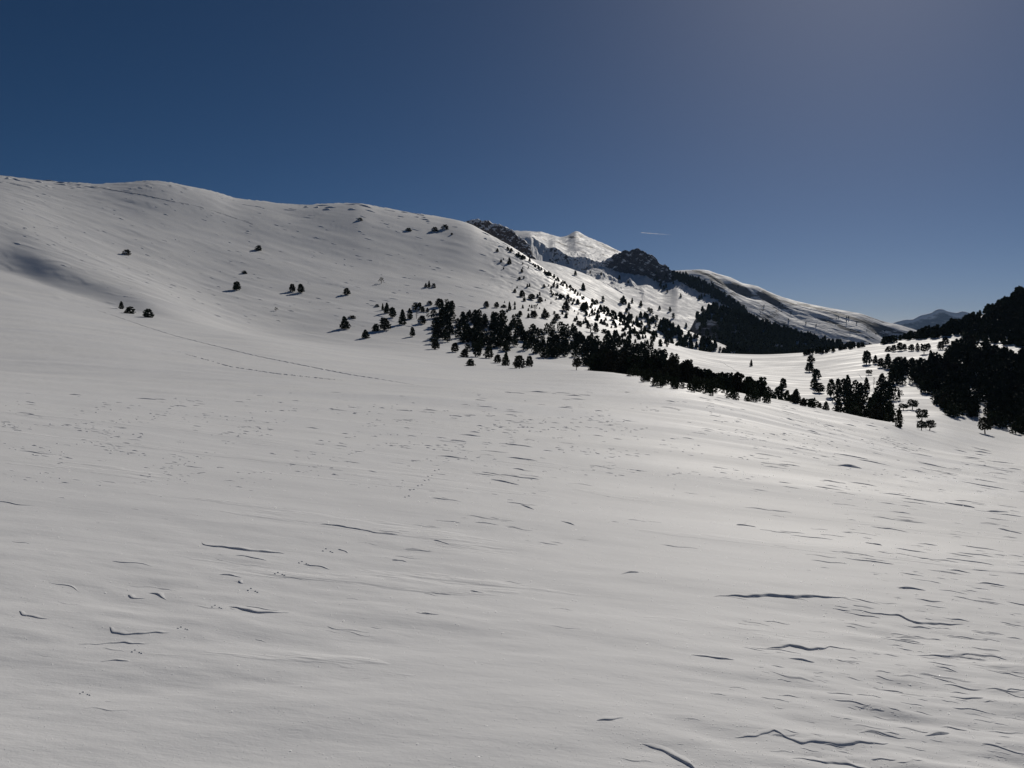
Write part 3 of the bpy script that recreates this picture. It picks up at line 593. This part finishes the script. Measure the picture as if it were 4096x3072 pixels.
#  px, py(base), height px, width px, kind, label, snow
G_HILL = 'scattered pines on the open left hillside'; G_EDGE = 'loose pines around the left end of the tree belt'; G_SAD = 'pines standing apart on the bright saddle'; G_UP = 'small pines on the slope above the tree belt'
B = 'small bushy pine half buried in snow'
solo = [
(126.7,254.7,5,8,'bush','low snow-flecked pine bush standing alone highest on the far left of the hillside',1,G_HILL),
(244.4,273.8,3.2,5,'bush','tiny pair-topped pine bush just above a larger lone pine on the left hillside',1,G_HILL),
(237,290.3,8.5,9,'round','lone ragged dark pine with a long shadow to its left, mid left hillside',0,G_HILL),
(121.3,309,7.5,5,'column','narrow upright pine, leftmost of three pines on the low snow crest',0,G_HILL),
(130.2,313.6,7,9.5,'bush','rounded dark pine, middle one of three on the low snow crest at left',0,G_HILL),
(148,317.2,8,10,'bush','domed dark pine, right one of three on the low snow crest at left',0,G_HILL),
(258.5,250.6,5,7,'bush','round dark pine bush alone below the sloping skyline of the left hill',0,G_HILL),
(360,220.4,2.6,5,'bush','snow-plastered little bush just under the hill skyline, left of the others',1,G_HILL),
(408.5,231,3,6,'bush','snow-covered flat bush below the skyline, left of two darker bushes',1,G_HILL),
(434.8,231.3,4.2,6.5,'bush','dark round bush with snow, left one of the close pair under the skyline',1,G_HILL),
(444.9,229.3,4.6,7.5,'bush','ragged bush nearest the skyline, right one of the close pair high on the hill',1,G_HILL),
(451.8,234.8,2,2.5,'bush','speck of a pine just below right of the bush pair high on the hill',0,G_HILL),
(292.5,291.8,7.5,7,'round','left one of two touching round pines in the middle of the hillside',0,G_HILL),
(301,292.8,8.5,7.5,'round','right, taller one of two touching round pines in the middle of the hillside',0,G_HILL),
(346.8,295,6.8,7.5,'round','single squat dark pine on the hillside right of the touching pair',0,G_HILL),
(381.2,283.4,6.2,6.5,'broken','thin gappy pine with sparse branches high on the middle hillside',0,G_HILL),
(425.9,287.4,4.2,3.5,'cone','short left pine of the little trio on the upper hillside',0,G_HILL),
(429.2,287.5,6.4,3.6,'cone','tallest middle pine of the little trio on the upper hillside',0,G_HILL),
(433.6,287.8,4.4,4.6,'bush','bushy right pine of the little trio on the upper hillside',1,G_HILL),
(276,310.8,3.6,5,'broken','tiny sparse two-stemmed pine alone low on the hillside',0,G_HILL),
(352,318.5,3,8,'bush','low wide row of snowy bushes just above a bigger pointed pine',1,G_HILL),
(344.8,329,12,11,'cone','broad pointed dark pine with a long shadow to its left, left of the tree belt',0,G_HILL),
(365.4,338.2,8,9,'cone','small pointed pine, lowest of the lone pines left of the tree belt',0,G_HILL),
(384.8,330,11.5,12,'round','large domed pine beside a smaller one, left of the tree belt',0,G_EDGE),
(376,330.8,7,8,'bush','smaller bushy pine leaning against the left side of the large domed pine',0,G_EDGE),
(412.2,336.6,9,6,'round','small pine with a twiggy right side alone below the belt\'s left end',0,G_EDGE),
(377,306.8,2.6,4.5,'bush','tiny bush at the far upper left tip of the tree belt',1,G_EDGE),
(382.7,310.3,6.5,3,'cone','thin spire beside a taller spire at the upper left tip of the belt',0,G_EDGE),
(386.4,313.4,10,6.5,'cone','tall sharp spire pine at the upper left tip of the belt',0,G_EDGE),
(392.8,317.6,10,7.5,'round','dark rounded pine right below the sharp spire at the belt\'s left tip',0,G_EDGE),
(402.3,324.5,14,8.5,'cone','tall two-tiered dark pine between the left tip and the main belt',0,G_EDGE),
(409.9,319.2,10.5,6.5,'column','upright pine just right of and above the tall two-tiered pine',0,G_EDGE),
(415.5,310,7,7,'bush','snow-laced bushy pine, left of three merged pines above the belt',1,G_EDGE),
(419.6,310.8,8,6,'round','middle pine of three merged snow-laced pines above the belt',1,G_EDGE),
(423,312,5.5,5,'cone','right pointed pine of three merged snow-laced pines above the belt',0,G_EDGE),
(427.5,312,4.2,4,'cone','small pointed pine directly right of the three merged pines',0,G_EDGE),
(429.6,305,4.2,6,'bush','little snow-backed bush above the belt\'s left part',1,G_EDGE),
(439.4,307,8,10,'round','big round-headed pine at the top left of the main belt',0,G_EDGE),
(446.4,305.4,6.5,7,'broken','open, gappy pine between two round ones at the top of the belt',0,G_EDGE),
(452,310,8.8,6.8,'round','rounded pine with a low skirt just right of the open gappy pine',0,G_EDGE),
(416.6,318.6,7.5,6,'bare','leafless pale shrub among the pines at the belt\'s left end',0,G_EDGE),
(422,324,8,9,'round','snow-edged round pine below the leafless shrub',1,G_EDGE),
(428,319,6,5.5,'broken','small ragged pine right of the leafless shrub',0,G_EDGE),
(435.4,349.4,10,9,'round','ragged dark pine with two shadows to its left, lowest at the belt\'s left end',0,G_EDGE),
(438,338.6,13,9.5,'round','heavy dark pine right above the ragged lowest one at the belt\'s left end',0,G_EDGE),
(455,352.2,9,8.5,'round','round pine low under the left part of the belt',0,G_EDGE),
(464.3,357,7.5,8.5,'bush','dome-shaped pine touching the round one low under the belt',0,G_EDGE),
(470.7,365.8,7,9,'bush','isolated crown-shaped bush in front of the belt on smooth snow',0,G_EDGE),
(477.8,357,14,8.5,'round','tall dark pine standing on short stem above the isolated crown-shaped bush',0,G_EDGE),
(489,358.4,12,10,'round','broad pine at the lower edge of the belt, left of the bristly one',0,G_EDGE),
(497.5,362.8,8,8,'round','small round pine leaning against the bristly pine below the belt',0,G_EDGE),
(505.6,365.6,13,8.5,'cone','bristly pointed pine with visible branches below the belt',0,G_EDGE),
(519.3,368.6,12.5,13,'round','wide dark pine with flat shadow, left of a close pair in front of the belt',0,G_EDGE),
(529.2,367,10.5,8.5,'round','right, smaller pine of the close pair in front of the belt',0,G_EDGE),
(576.4,370.2,12,8.5,'umbrella','thin-stemmed flat-topped pine alone on the snow before the belt',0,G_EDGE),
(486.3,307.7,6.3,6,'round','leftmost small snowy pine of the row above the main belt',1,G_UP),
(496.7,307.7,5.4,5.6,'round','second small round pine of the row above the main belt',0,G_UP),
(503.9,307.6,3,5.5,'bush','flat little bush between a round pine and a spire above the belt',0,G_UP),
(509.7,310.6,8.6,4,'cone','slender dark spire above the middle of the belt',0,G_UP),
(514.8,292.7,4,4,'cone','small pointed pine, first of the row climbing the bright slope',0,G_UP),
(522.3,297.4,6.8,6.5,'round','dark round pine of the row climbing the bright slope',0,G_UP),
(524.3,301.4,4.2,3.6,'bush','little bush hugging the foot of the dark round pine on the bright slope',0,G_UP),
(531.4,299.7,5.6,8,'round','wide flat pine right of the dark round one on the bright slope',0,G_UP),
(540,302.6,5.5,6,'round','round pine with short stem right of the wide flat one on the bright slope',0,G_UP),
(535,310.7,6.2,7,'broken','ragged gappy pine above a round one, upper middle of the belt',0,G_UP),
(534,317.8,6.6,7.5,'round','round pine with pale gaps just above the belt\'s middle',0,G_UP),
(545.5,318.9,8,9,'round','biggest round dark pine just above the belt\'s middle',0,G_UP),
(557,320,6,7.5,'round','dark round pine right of the biggest one above the belt\'s middle',0,G_UP),
(554,323.4,5,5.5,'bush','small bush under the dark round pine above the belt\'s middle',0,G_UP),
(520,316,5,5,'round','single snow-backed pine in the gap left of the belt\'s dense top',0,G_UP),
(566,311.5,9,9,'round','large slanting dark pine at the left start of the upper woods',0,G_UP),
(509.6,263.8,5,4.5,'cone','sharp little pine high on the bright hill edge with a snowy base',0,G_UP),
(497.4,251.7,3.4,3.2,'cone','topmost single little pine on the bright edge of the left hill',0,G_UP),
(501,262.2,2.8,3,'cone','speck of a pine left of the sharp little pine on the hill edge',0,G_UP),
(519.4,280,3.2,3.8,'bush','speck of a dark bush on the crusted slope below the hill edge',0,G_UP),
(521.8,272.5,3.4,3.4,'cone','tiny pine on the glaring slope above a dark bush',0,G_UP),
(544,287.6,3.6,3.4,'cone','tiny pine on the glaring slope left of a similar one near the hill edge',0,G_UP),
(553.6,287,4,3.4,'cone','tiny pine on the glaring slope, right one of two near the hill edge',0,G_UP),
(590.6,332.4,9,10,'broken','ragged open pine on the bright strip behind the belt',0,G_UP),
(596,333,10,6,'round','tall dark pine touching the ragged one on the bright strip behind the belt',0,G_UP),
(604.6,333.4,4.4,7,'bush','low dark bush on the bright strip behind the belt',0,G_UP),
(751.2,366.2,6.4,3.2,'cone','tiny slim spire alone on the wide bright saddle',0,G_SAD),
(811,362.4,6.8,8,'round','round-headed pine, upper of two stacked on the saddle',0,G_SAD),
(809.2,371.8,9,9.5,'round','slanting dark pine, lower of two stacked on the saddle',0,G_SAD),
(816,378.8,9.5,9,'round','top pine of a column of three dark pines on the saddle',0,G_SAD),
(814.4,388,11,9,'column','middle pine of the column of three on the saddle',0,G_SAD),
(818.8,392.6,9.5,12,'round','bottom, widest pine of the column of three on the saddle',0,G_SAD),
(866.5,364.2,13,9.5,'round','tall round pine, left end of the row of four on the saddle',0,G_SAD),
(875.2,363.8,8.4,5.5,'cone','small pointed pine, second of the row of four on the saddle',0,G_SAD),
(880.7,367.4,9,7.5,'round','small round pine, third of the row of four on the saddle',0,G_SAD),
(887.8,368.6,14,10,'cone','tallest pointed pine, right end of the row of four on the saddle',0,G_SAD),
(868.7,375,5.4,6,'umbrella','tiny parasol-shaped pine alone on the saddle',0,G_SAD),
(888.5,351.2,5,6,'bush','low left pine of the cluster near the saddle\'s upper edge',0,G_SAD),
(893.7,351.4,6.2,6,'round','second pine of the cluster near the saddle\'s upper edge',0,G_SAD),
(899.9,350.8,8,7,'round','highest pine of the cluster near the saddle\'s upper edge',0,G_SAD),
(904.6,350.2,6,5,'round','right pine of the cluster near the saddle\'s upper edge',0,G_SAD),
(911.4,350.6,6,7,'round','stubby oval pine right of the cluster near the saddle\'s upper edge',0,G_SAD),
(917.6,350.6,7.4,4.5,'column','narrow pine between the stubby oval one and the leaning one',0,G_SAD),
(924,353.8,9.5,7.5,'umbrella','leaning pine on a thin stem with a round shadow below',0,G_SAD),
(928,348.4,5,5.5,'round','small pine tucked behind the leaning stemmed pine',0,G_SAD),
(940.6,349.4,7.6,7,'round','lower left of two diagonal pines near the right wood',0,G_SAD),
(945.5,345,7.6,7.5,'round','upper right of two diagonal pines near the right wood',0,G_SAD),
(904.2,368,10.5,8,'cone','pointed pine left of a rounder twin at the wood\'s upper edge',0,G_SAD),
(911.8,368.6,10.5,7.5,'round','rounder twin of the pointed pine at the wood\'s upper edge',0,G_SAD),
(930.2,366,15,7.5,'cone','tall pointed pine at the top edge of the right wood',0,G_SAD),
(940.6,368.8,11.5,6.2,'cone','slim pointed pine with loose lower branches by the right wood',0,G_SAD),
(862.2,346.9,4.6,5.6,'bush','lone dark dome on the saddle skyline',0,G_SAD),
(858.4,347.4,2.2,2.6,'bush','speck of a pine just left of the lone dome on the saddle skyline',0,G_SAD),
(778.6,399.6,13,11,'round','pine pair\'s lower, broader tree poking over the snow crest',0,G_SAD),
(783.2,389,10.5,8,'round','round pine with a short shadow behind the broader one at the crest',0,G_SAD),
(796,403.6,14,11,'cone','pointed broad pine poking over the crest right of the pair',0,G_SAD),
(803.2,406,8,7,'cone','small pine filling the right flank of the pointed broad one',0,G_SAD),
(811.5,407.5,6.5,7,'bush','low dark bump of a pine just over the snow crest',0,G_SAD),
(819.5,408,5.5,5,'bush','very low pine top peeping over the snow crest',0,G_SAD),
(826,410,8.5,7.5,'cone','small pine top at the crest just left of the wood',0,G_SAD),
(838.6,412,12,11,'cone','broad pine on the crest at the left foot of the wood',0,G_SAD),
(853.8,415,7,9,'round','low dark pine below a bluish shadow on the crest',0,G_SAD),
(830.8,397,17,8.5,'round','tall left-edge pine of the mid wood with a shadow at its foot',0,G_SAD),
(837.5,391.5,12.5,6.5,'round','round-topped pine second from the left in the mid wood',0,G_SAD),
(847.4,391,15,10,'cone','tall broad pine with a pointed top in the mid wood',0,G_SAD),
(866.4,390.4,12.5,7,'cone','free-standing pointed pine right of the mid wood\'s tall trees',0,G_SAD),
(873.6,387.2,9,4.6,'bare','thin leafless tree beside the free-standing pointed pine',0,G_SAD),
(881.6,387,13,10,'cone','pyramid-shaped pine right of the leafless tree',0,G_SAD),
(890.8,386,13,8,'cone','pointed pine touching the pyramid-shaped one on its right',0,G_SAD),
(900,400.5,11,8,'broken','airy, gappy pine above a round shadow in the snow gap',0,G_SAD),
(912.3,409.6,10,9.5,'umbrella','round parasol pine with its shadow falling down the slope',0,G_SAD),
(903.2,410,6.4,8.5,'umbrella','small half-round pine left of the round parasol pine',0,G_SAD),
(899.4,428,19,8,'column','tall narrow dark pine at the crest below the snow gap',0,G_SAD),
(921.8,421,12,11,'umbrella','spreading pine on crooked stems above the long-stemmed pair',0,G_SAD),
(921.5,430.6,10,8.5,'umbrella','left pine of the long-stemmed pair with a dark oval shadow',0,G_SAD),
(929.6,430.6,10.4,9.5,'umbrella','right pine of the long-stemmed pair with a dark oval shadow',0,G_SAD),
(985,434,16,12,'umbrella','stemmed pine at the lower left corner of the rightmost wood',0,G_SAD),
]
for px, py, hp, wp, kind, label, snow, grp in solo:
    p = main.hit(px, py); k = depth_of(p) / F
    place_tree((p[0], p[1], p[2] - 0.05), hp*k*1.08, wp*k*1.2, kind, label, grp, bool(snow),
               name={'bare': 'bare_tree'}.get(kind, 'mountain_pine'), cat='bare tree' if kind == 'bare' else 'pine tree')
n_solo = len(solo)

# woods: many pines per wood, sampled over the base outline of each wood
def inpoly(x, y, P):
    c = False; j = len(P) - 1
    for i in range(len(P)):
        if (P[i][1] > y) != (P[j][1] > y) and x < (P[j][0]-P[i][0])*(y-P[i][1])/(P[j][1]-P[i][1]) + P[i][0]: c = not c
        j = i
    return c
woods = {
 'belt': dict(polys=[[(434,314),(446,311),(456,318),(450,342),(434,345),(430,330)],[(456,322),(474,316),(482,322),(480,352),(466,352),(458,340)],[(480,322),(500,317),(521,323),(519,345),(512,352),(490,352),(478,345)],[(519,334),(535,328),(552,331),(572,331),(578,338),(600,342),(628,345),(652,352),(670,358),(700,378),(730,383),(757,391),(775,398),(772,405),(720,398),(676,390),(640,384),(612,374),(590,368),(566,361),(542,359),(524,352)]],
    n=430, h=(7.5, 12), kinds=('round', 'cone', 'bush', 'round', 'bush'), label='dark pine packed in the dense belt of trees along the foreground snow crest', group='pines of the dense belt behind the foreground crest', minsep=1.8),
 'mid': dict(polys=[[(829,398),(845,392),(862,394),(872,400),(896,398),(896,425),(880,421),(862,414),(848,408)],[(893,372),(917,370),(922,386),(900,389),(892,384)],[(866,398),(893,390),(896,402),(870,404)]],
    n=44, h=(12, 17), kinds=('round', 'cone', 'column'), label='dark pine crowded in the mid wood between the saddle and the crest', group='pines of the mid wood right of the saddle', minsep=2.6),
 'right': dict(polys=[[(918,372),(934,364),(944,372),(952,352),(968,346),(985,352),(1012,364),(1030,362),(1030,382),(985,392),(975,418),(948,421),(930,400),(920,392)],[(985,372),(1035,366),(1040,440),(1022,438),(992,428),(984,412)]],
    n=330, h=(11, 16.5), kinds=('cone', 'column', 'round', 'cone'), label='tall dark pine in the solid wood at the right edge', group='pines of the solid wood at the right edge', minsep=1.9),
 'upper': dict(polys=[[(575,304),(592,302),(606,308),(622,314),(641,322),(660,334),(690,350),(640,346),(615,336),(600,324),(584,314)],[(566,318),(585,318),(592,330),(575,326)],[(600,330),(626,338),(650,348),(630,348),(605,340)]],
    n=150, h=(2.8, 5.8), kinds=('round', 'cone', 'bush'), label='dark pine of the upper woods on the sunny slope behind the belt', group='pines of the upper woods behind the belt', minsep=1.6),
 'hillwood': dict(polys=[[(880,345),(905,339),(935,331),(967,321),(990,311),(1003,305),(1013,297),(1024,290),(1040,280),(1040,350),(1000,344),(968,341),(960,335),(930,338.5),(905,341)]],
    n=420, h=(6, 9), kinds=('round', 'cone'), label='dark pine on the steep wooded hillside at the upper right', group='pines of the wooded hillside at the upper right', minsep=1.7),
 'skyline': dict(polys=[[(822,352.5),(860,346.6),(860,348),(822,354)],[(800,354.5),(822,352),(822,353.5),(800,356)]],
    n=16, h=(4.5, 6.5), kinds=('round', 'bush'), label='dark round pine in the short row on the saddle skyline', group='row of pines along the saddle skyline', minsep=1.6),
 'edge': dict(polys=[[(505,248),(515,253),(540,268),(566,285),(585,299),(582,300),(560,284),(540,271),(512,254)],[(548,292),(575,300),(575,306),(556,300)]],
    n=70, h=(2.2, 4), kinds=('cone', 'bush'), label='little dark pine in the file of trees along the left hill\'s descending edge', group='file of pines along the hill edge', minsep=1.2),
}
cand = []
for key, wd in woods.items():
    placed = []; tries = 0
    allp = [p for P in wd['polys'] for p in P]; x0 = min(p[0] for p in allp); x1 = max(p[0] for p in allp); y0 = min(p[1] for p in allp); y1 = max(p[1] for p in allp)
    while len(placed) < wd['n'] and tries < 30000:
        tries += 1; a = random.uniform(x0, x1); b = random.uniform(y0, y1)
        if not any(inpoly(a, b, P) for P in wd['polys']): continue
        if any((a-q[0])**2 + 1.6*(b-q[1])**2 < wd['minsep']**2 for q in placed[-400:]): continue
        hp = random.uniform(*wd['h']); 
        placed.append((a, b)); cand.append((hp, a, b, key))
    print(key, len(placed))
def at_dist(px, d):
    t = ray(px, 385.0)[0]; j = int(np.clip(np.searchsorted(main.t, t), 1, len(main.t) - 1)); z = float(np.interp(d, main.Y[:, j], main.Z[:, j])); return (t*d, d, z)
CR = lambda px: np.interp(px, [590, 602, 676, 767, 807, 862, 904], [225, 220, 200, 190, 180, 170, 165])
for key, a0, a1, n_, hh in (('belt', 592, 705, 110, (5.5, 7.6)), ('belt', 700, 762, 50, (4.6, 6.4)), ('belt', 762, 815, 16, (3.4, 4.6)), ('mid', 845, 898, 14, (3.2, 4.8))):
    for i in range(n_):
        a = random.uniform(a0, a1); d = CR(a) * random.uniform(1.10, 1.62 if key == 'belt' else 1.3); H_ = random.uniform(*hh)
        cand.append((H_*F/d, a, -d, key))
def spot(a, b): return at_dist(a, -b) if b < 0 else main.hit(a, b)
cand.sort(key=lambda c: -c[0]); LIM = 298 - n_solo
indiv, rest = cand[:LIM], cand[LIM:]
PLACE = {'belt': 'the dense belt', 'mid': 'the mid wood', 'right': 'the right-edge wood', 'upper': 'the upper woods', 'hillwood': 'the upper-right hillside', 'skyline': 'the saddle-skyline row', 'edge': 'the hill-edge file'}
def wood_label(hp, a, b, key, kd):
    g = [c for c in indiv if c[3] == key]; xs = sorted(c[1] for c in g); f = xs.index(a) / max(1, len(xs))
    sec = ['far left', 'left', 'centre-left', 'centre-right', 'right', 'far right'][int(f * 6)]
    near_ = [c for c in g if abs(c[1] - a) < 30 and c[2] > 0]; lo_ = sum(c[2] < b for c in near_) / max(1, len(near_))
    row = 'half hidden behind the crest' if b < 0 else 'in the back row' if lo_ < .34 else 'in the middle rows' if lo_ < .67 else 'in the front row'
    hs_ = sorted(c[0] for c in g); q = hs_.index(hp) / max(1, len(hs_)); size = 'tall' if q > .66 else 'mid-sized' if q > .33 else 'short'
    return f"{size} {dict(cone='pointed', round='round', column='narrow', bush='bushy')[kd]} pine {row}, {sec} of {PLACE[key]}"
WOOD = []
for hp, a, b, key in indiv:
    wd = woods[key]; p = spot(a, b); k = depth_of(p)/F
    kd = random.choice(wd['kinds']); WOOD.append((a, place_tree((p[0], p[1], p[2] - 0.05), hp*k, hp*k*random.uniform(.78, 1.12), kd, wood_label(hp, a, b, key, kd), wd['group'])))

by_label = {}
for a, e in sorted(WOOD, key=lambda q: q[0]): by_label.setdefault(e['label'], []).append(e)
for lab, es in by_label.items():
    if len(es) > 1:
        for e, w_ in zip(es, ('leftmost', 'second leftmost', 'third leftmost', 'fourth leftmost', 'fifth leftmost', 'sixth leftmost', 'seventh leftmost', 'eighth leftmost', 'ninth leftmost', 'tenth leftmost')): e['label'] = w_ + ' ' + lab
# the remaining pines of every wood: one mesh per wood
def small_variants(kind, n, size, seed):
    r = np.random.default_rng(seed); P = crown_points(kind, n, r); V, Fc = leaf_cloud(P, size, r, 2)
    Vt, Ft = tube([(0,0,-.1),(0,0,.5)], [.03,.02], 4)
    V[:, 2] = np.maximum(V[:, 2], -0.02)
    return V, Fc, Vt, Ft
SV = [small_variants(k, 150, .095, 300 + i) for i, k in enumerate(('cone', 'round', 'column', 'bush', 'cone', 'round'))]
SF = [small_variants(k, 44, .16, 320 + i) for i, k in enumerate(('cone', 'round', 'cone', 'bush', 'cone', 'round'))]
def forest(name, items, variants, label, cat='forest'):
    Vs = []; Fs = []; Ms = []; o = 0
    for (p, h_, w_) in items:
        V, Fc, Vt, Ft = variants[random.randrange(len(variants))]
        a = random.uniform(0, 6.283); R = np.array([[math.cos(a), -math.sin(a), 0], [math.sin(a), math.cos(a), 0], [0, 0, 1]])
        for VV, FF, mi in ((V, Fc, 0), (Vt, Ft, 1)):
            Vs.append((VV * [w_, w_, h_]) @ R.T + np.array(p)); Fs.append(FF + o); Ms.append(np.full(len(FF), mi)); o += len(VV)
    me = make_mesh(name, np.concatenate(Vs), np.concatenate(Fs), [M_NEEDLE, M_BARK], smooth=False, midx=np.concatenate(Ms))
    return tag(link(name, me), label, cat, kind='stuff')
for key, lab in (('belt', 'further dark pines filling the dense belt behind the foreground snow crest'), ('right', 'further dark pines filling the solid wood at the right edge'), ('mid', 'further pines filling the mid wood right of the saddle'), ('upper', 'woods of small dark pines on the sunny slope behind the belt'),
                 ('hillwood', 'dark pine forest covering the steep hillside at the upper right'), ('skyline', 'row of small round pines on the saddle skyline'), ('edge', 'files of tiny pines down the left hill\'s bright edge')):
    it = []
    for hp, a, b, k_ in rest:
        if k_ != key: continue
        p = spot(a, b); k = depth_of(p)/F; it.append(((p[0], p[1], p[2]-.05), hp*k, hp*k*random.uniform(.78, 1.10)))
    if it: forest('pine_wood', it, SV if key in ('belt', 'right', 'mid') else SF, lab)

def scatter(sheet, n, test, hm, seed):
    r = np.random.default_rng(seed); ok = np.argwhere(sheet.vis & (sheet.px > 0)); it = []; k = 0
    ok = ok[r.permutation(len(ok))]
    for i, j in ok:
        a, b = sheet.px[i, j], sheet.py[i, j]
        if not test(a, b, r): continue
        h_ = r.uniform(*hm); it.append(((sheet.X[i, j], sheet.Y[i, j], sheet.Z[i, j] - .3), h_, h_*r.uniform(.55, .8)))
        if len(it) >= n: break
    print('scatter', len(it)); return it
def cl(px, py, s, sd_): return float(fbm(np.array([px/s]), np.array([py/s*1.6]), 2, sd_)[0])
# spur behind the hill: bands of pines, getting denser to the lower right
yb = lambda a: np.interp(a, [552,581,612,647,670,706,722], [263,272,288,310,323,338,344])
def t_s2(a, b, r):
    d = b - yb(a)
    if a < 560 or d < 0: return False
    lo = 1 if cl(a, b, 14, 400) > 0.02 else 0
    if a > 655 and d > 4: return lo or r.random() < .25
    if 620 < a <= 655: return (lo and d > 6 and r.random() < .5) or r.random() < .05
    return r.random() < .025
forest('pine_wood', scatter(S2, 420, t_s2, (6, 9.5), 1), SF, 'bands of tiny pines on the snowy spur behind the upper woods')
forest('pine_wood', scatter(R5, 1800, lambda a, b, r: (cl(a, b, 12, 410) > -.28) and not (a < 722 and cl(a, b, 6, 414) < .05) and not (a > 795 and r.random() < .55 and cl(a, b, 7, 412) < .12), (9, 14), 2), SF, 'dense dark forest on the shaded spur behind the saddle')
def t_r3(a, b, r):
    if a < 668 and b < 272: return False
    if a < 640: return r.random() < .01
    up = np.interp(a, [660,684,704,729,741,760], [272,276,283,298,306,318]); lo_ = np.interp(a, [660,684,704,729,741,760], [276,285,295,308,315,326])
    if a > 672 and up < b < lo_: return r.random() < .8
    return r.random() < (.05 if 650 < a < 745 and b < 330 else .02)
forest('pine_wood', scatter(R3, 520, t_r3, (8, 13), 3), SF, 'scattered pines on the crag\'s ledges and the ridge falling from it')
forest('pine_wood', scatter(R4, 130, lambda a, b, r: r.random() < (.02 if b < 330 else .05) and b > np.interp(a, [690, 742, 804, 847, 920], [275, 287, 306, 315, 335]), (5, 9), 4), SF, 'sparse distant pines dotted over the long snow ridge on the right')
forest('pine_wood', scatter(main, 70, lambda a, b, r: 500 < a < 640 and b > 250 and b < 318 and r.random() < .05, (1.5, 3), 5), SF, 'low pine scrub dotting the crusted slope below the hill edge', 'scrub')

# ------------------------------------------------------------------ ski tracks: low wind-cut lips lying on the snow
def track(pts, label, w=0.5, hgt=0.22, gaps=0.0):
    P = []
    for (a, b), (c, d) in zip(pts[:-1], pts[1:]):
        n = max(2, int(abs(c - a) / 1.2))
        for i in range(n): P.append((a + (c-a)*i/n, b + (d-b)*i/n))
    P = [np.array(main.hit(a, b + 0.25*math.sin(a*.9) * .5)) for a, b in P]
    V = []; Fc = []
    for i in range(len(P)-1):
        k = hgt * (0.62 + 0.38*abs(math.sin(i*1.7)*math.cos(i*.63))) * min(1, 6*i/len(P) + .2, 5*(1 - i/len(P)) + .1)
        if random.random() < gaps: k = -0.03
        o = len(V)
        for q in (P[i], P[i+1]):
            V += [q + [0, -w, -.05], q + [0, -w*.25, k], q + [0, w*.5, k*.8], q + [0, w*2, -.05]]
        for j in range(3): Fc.append((o+j, o+4+j, o+5+j, o+1+j))
    return tag(link('ski_track', make_mesh('ski_track', np.array(V), np.array(Fc), [M_SNOW])), label, 'ski track', 'old ski tracks across the snow')
track([(55.5,297),(90,308),(113.4,315.5),(143.5,326),(173.6,335.5),(197,341.5),(256,356),(308,366.5),(350,374.8),(384.7,380),(419.4,385.7)], 'long thin ski track running down across the snow below the left hill', .24, .11, .0)
track([(171,350),(231.5,367),(278,374),(347,381)], 'faint broken ski track just below the long one', .2, .09, .35)
track([(90,185.5),(115.7,190.5),(144.6,195),(168,200.3),(196.7,206),(220,213),(254.6,224.5)], 'ski track slanting down from the left hill\'s skyline', .9, .42, .12)
track([(718,360.5),(731,367.7),(744,376),(753.8,384)], 'thin ski track curving down the bright saddle', .4, .2)
track([(857.8,373),(861,377),(864,381)], 'very short ski track near the mid wood', .4, .2)

# ------------------------------------------------------------------ vapour trail of an aeroplane, far away over the ridges
mt, n, b = mat('vapour'); b.inputs['Base Color'].default_value = (.9, .9, .9, 1); b.inputs['Roughness'].default_value = 1
n.nodes.remove(b); tr = N(n, 'ShaderNodeBsdfTransparent'); tl = N(n, 'ShaderNodeBsdfTranslucent'); tl.inputs[0].default_value = (.9, .9, .92, 1)
mx = N(n, 'ShaderNodeMixShader'); tcx = N(n, 'ShaderNodeSeparateXYZ'); tco = N(n, 'ShaderNodeTexCoord'); n.links.new(tco.outputs['Generated'], tcx.inputs[0])
n.links.new(ramp(n, tcx.outputs['X'], [(0.0, (.45,)*3), (.5, (.28,)*3), (1.0, (0,)*3)]), mx.inputs[0])
n.links.new(tr.outputs[0], mx.inputs[1]); n.links.new(tl.outputs[0], mx.inputs[2])
n.links.new(mx.outputs[0], [q for q in n.nodes if q.type == 'OUTPUT_MATERIAL'][0].inputs[0])
DT = 60000.0; pts = []; rad = []
for i in range(24):
    f = i/23; t, m = ray(641 + 32*f, 232.6 + 2.4*f); pts.append((t*DT, DT, EYE + m*DT)); rad.append(0.62 * (26 + 20*math.sin(min(1, f*3)*1.57) + 8*math.sin(i*1.3)) * (1 - .45*f))
me = make_mesh('vapour_trail', *tube(pts, rad, 8), [mt])
tag(link('vapour_trail', me), 'short thin white vapour trail in the blue sky above the right ridges', 'vapour trail')

# ------------------------------------------------------------------ thin blue mountain air
hm = bpy.data.materials.new('thin_air'); hm.use_nodes = True; hn = hm.node_tree; hn.nodes.clear()
ho = hn.nodes.new('ShaderNodeOutputMaterial'); hv = hn.nodes.new('ShaderNodeVolumePrincipled'); hn.links.new(hv.outputs[0], ho.inputs['Volume'])
hv.inputs['Color'].default_value = (0.40, 0.63, 1.0, 1); hv.inputs['Density'].default_value = 2.0e-5; hv.inputs['Anisotropy'].default_value = 0.1
x0, x1, y0, y1, z0, z1 = -50000, 50000, -1000, 17000, -502, 620
V = [(x0,y0,z0),(x1,y0,z0),(x1,y1,z0),(x0,y1,z0),(x0,y0,z1),(x1,y0,z1),(x1,y1,z1),(x0,y1,z1)]
Q = [(0,3,2,1),(4,5,6,7),(0,1,5,4),(1,2,6,5),(2,3,7,6),(3,0,4,7)]
tag(link('haze', make_mesh('haze', V, Q, [hm], smooth=False)), kind='stuff')
print('top of scene', max(float(q.Z.max()) for q in (main, S2, R1, R2, R3, R4, R5, R6)), min(float(q.Z.min()) for q in (main, S2, R1, R2, R3, R4, R5, R6)))
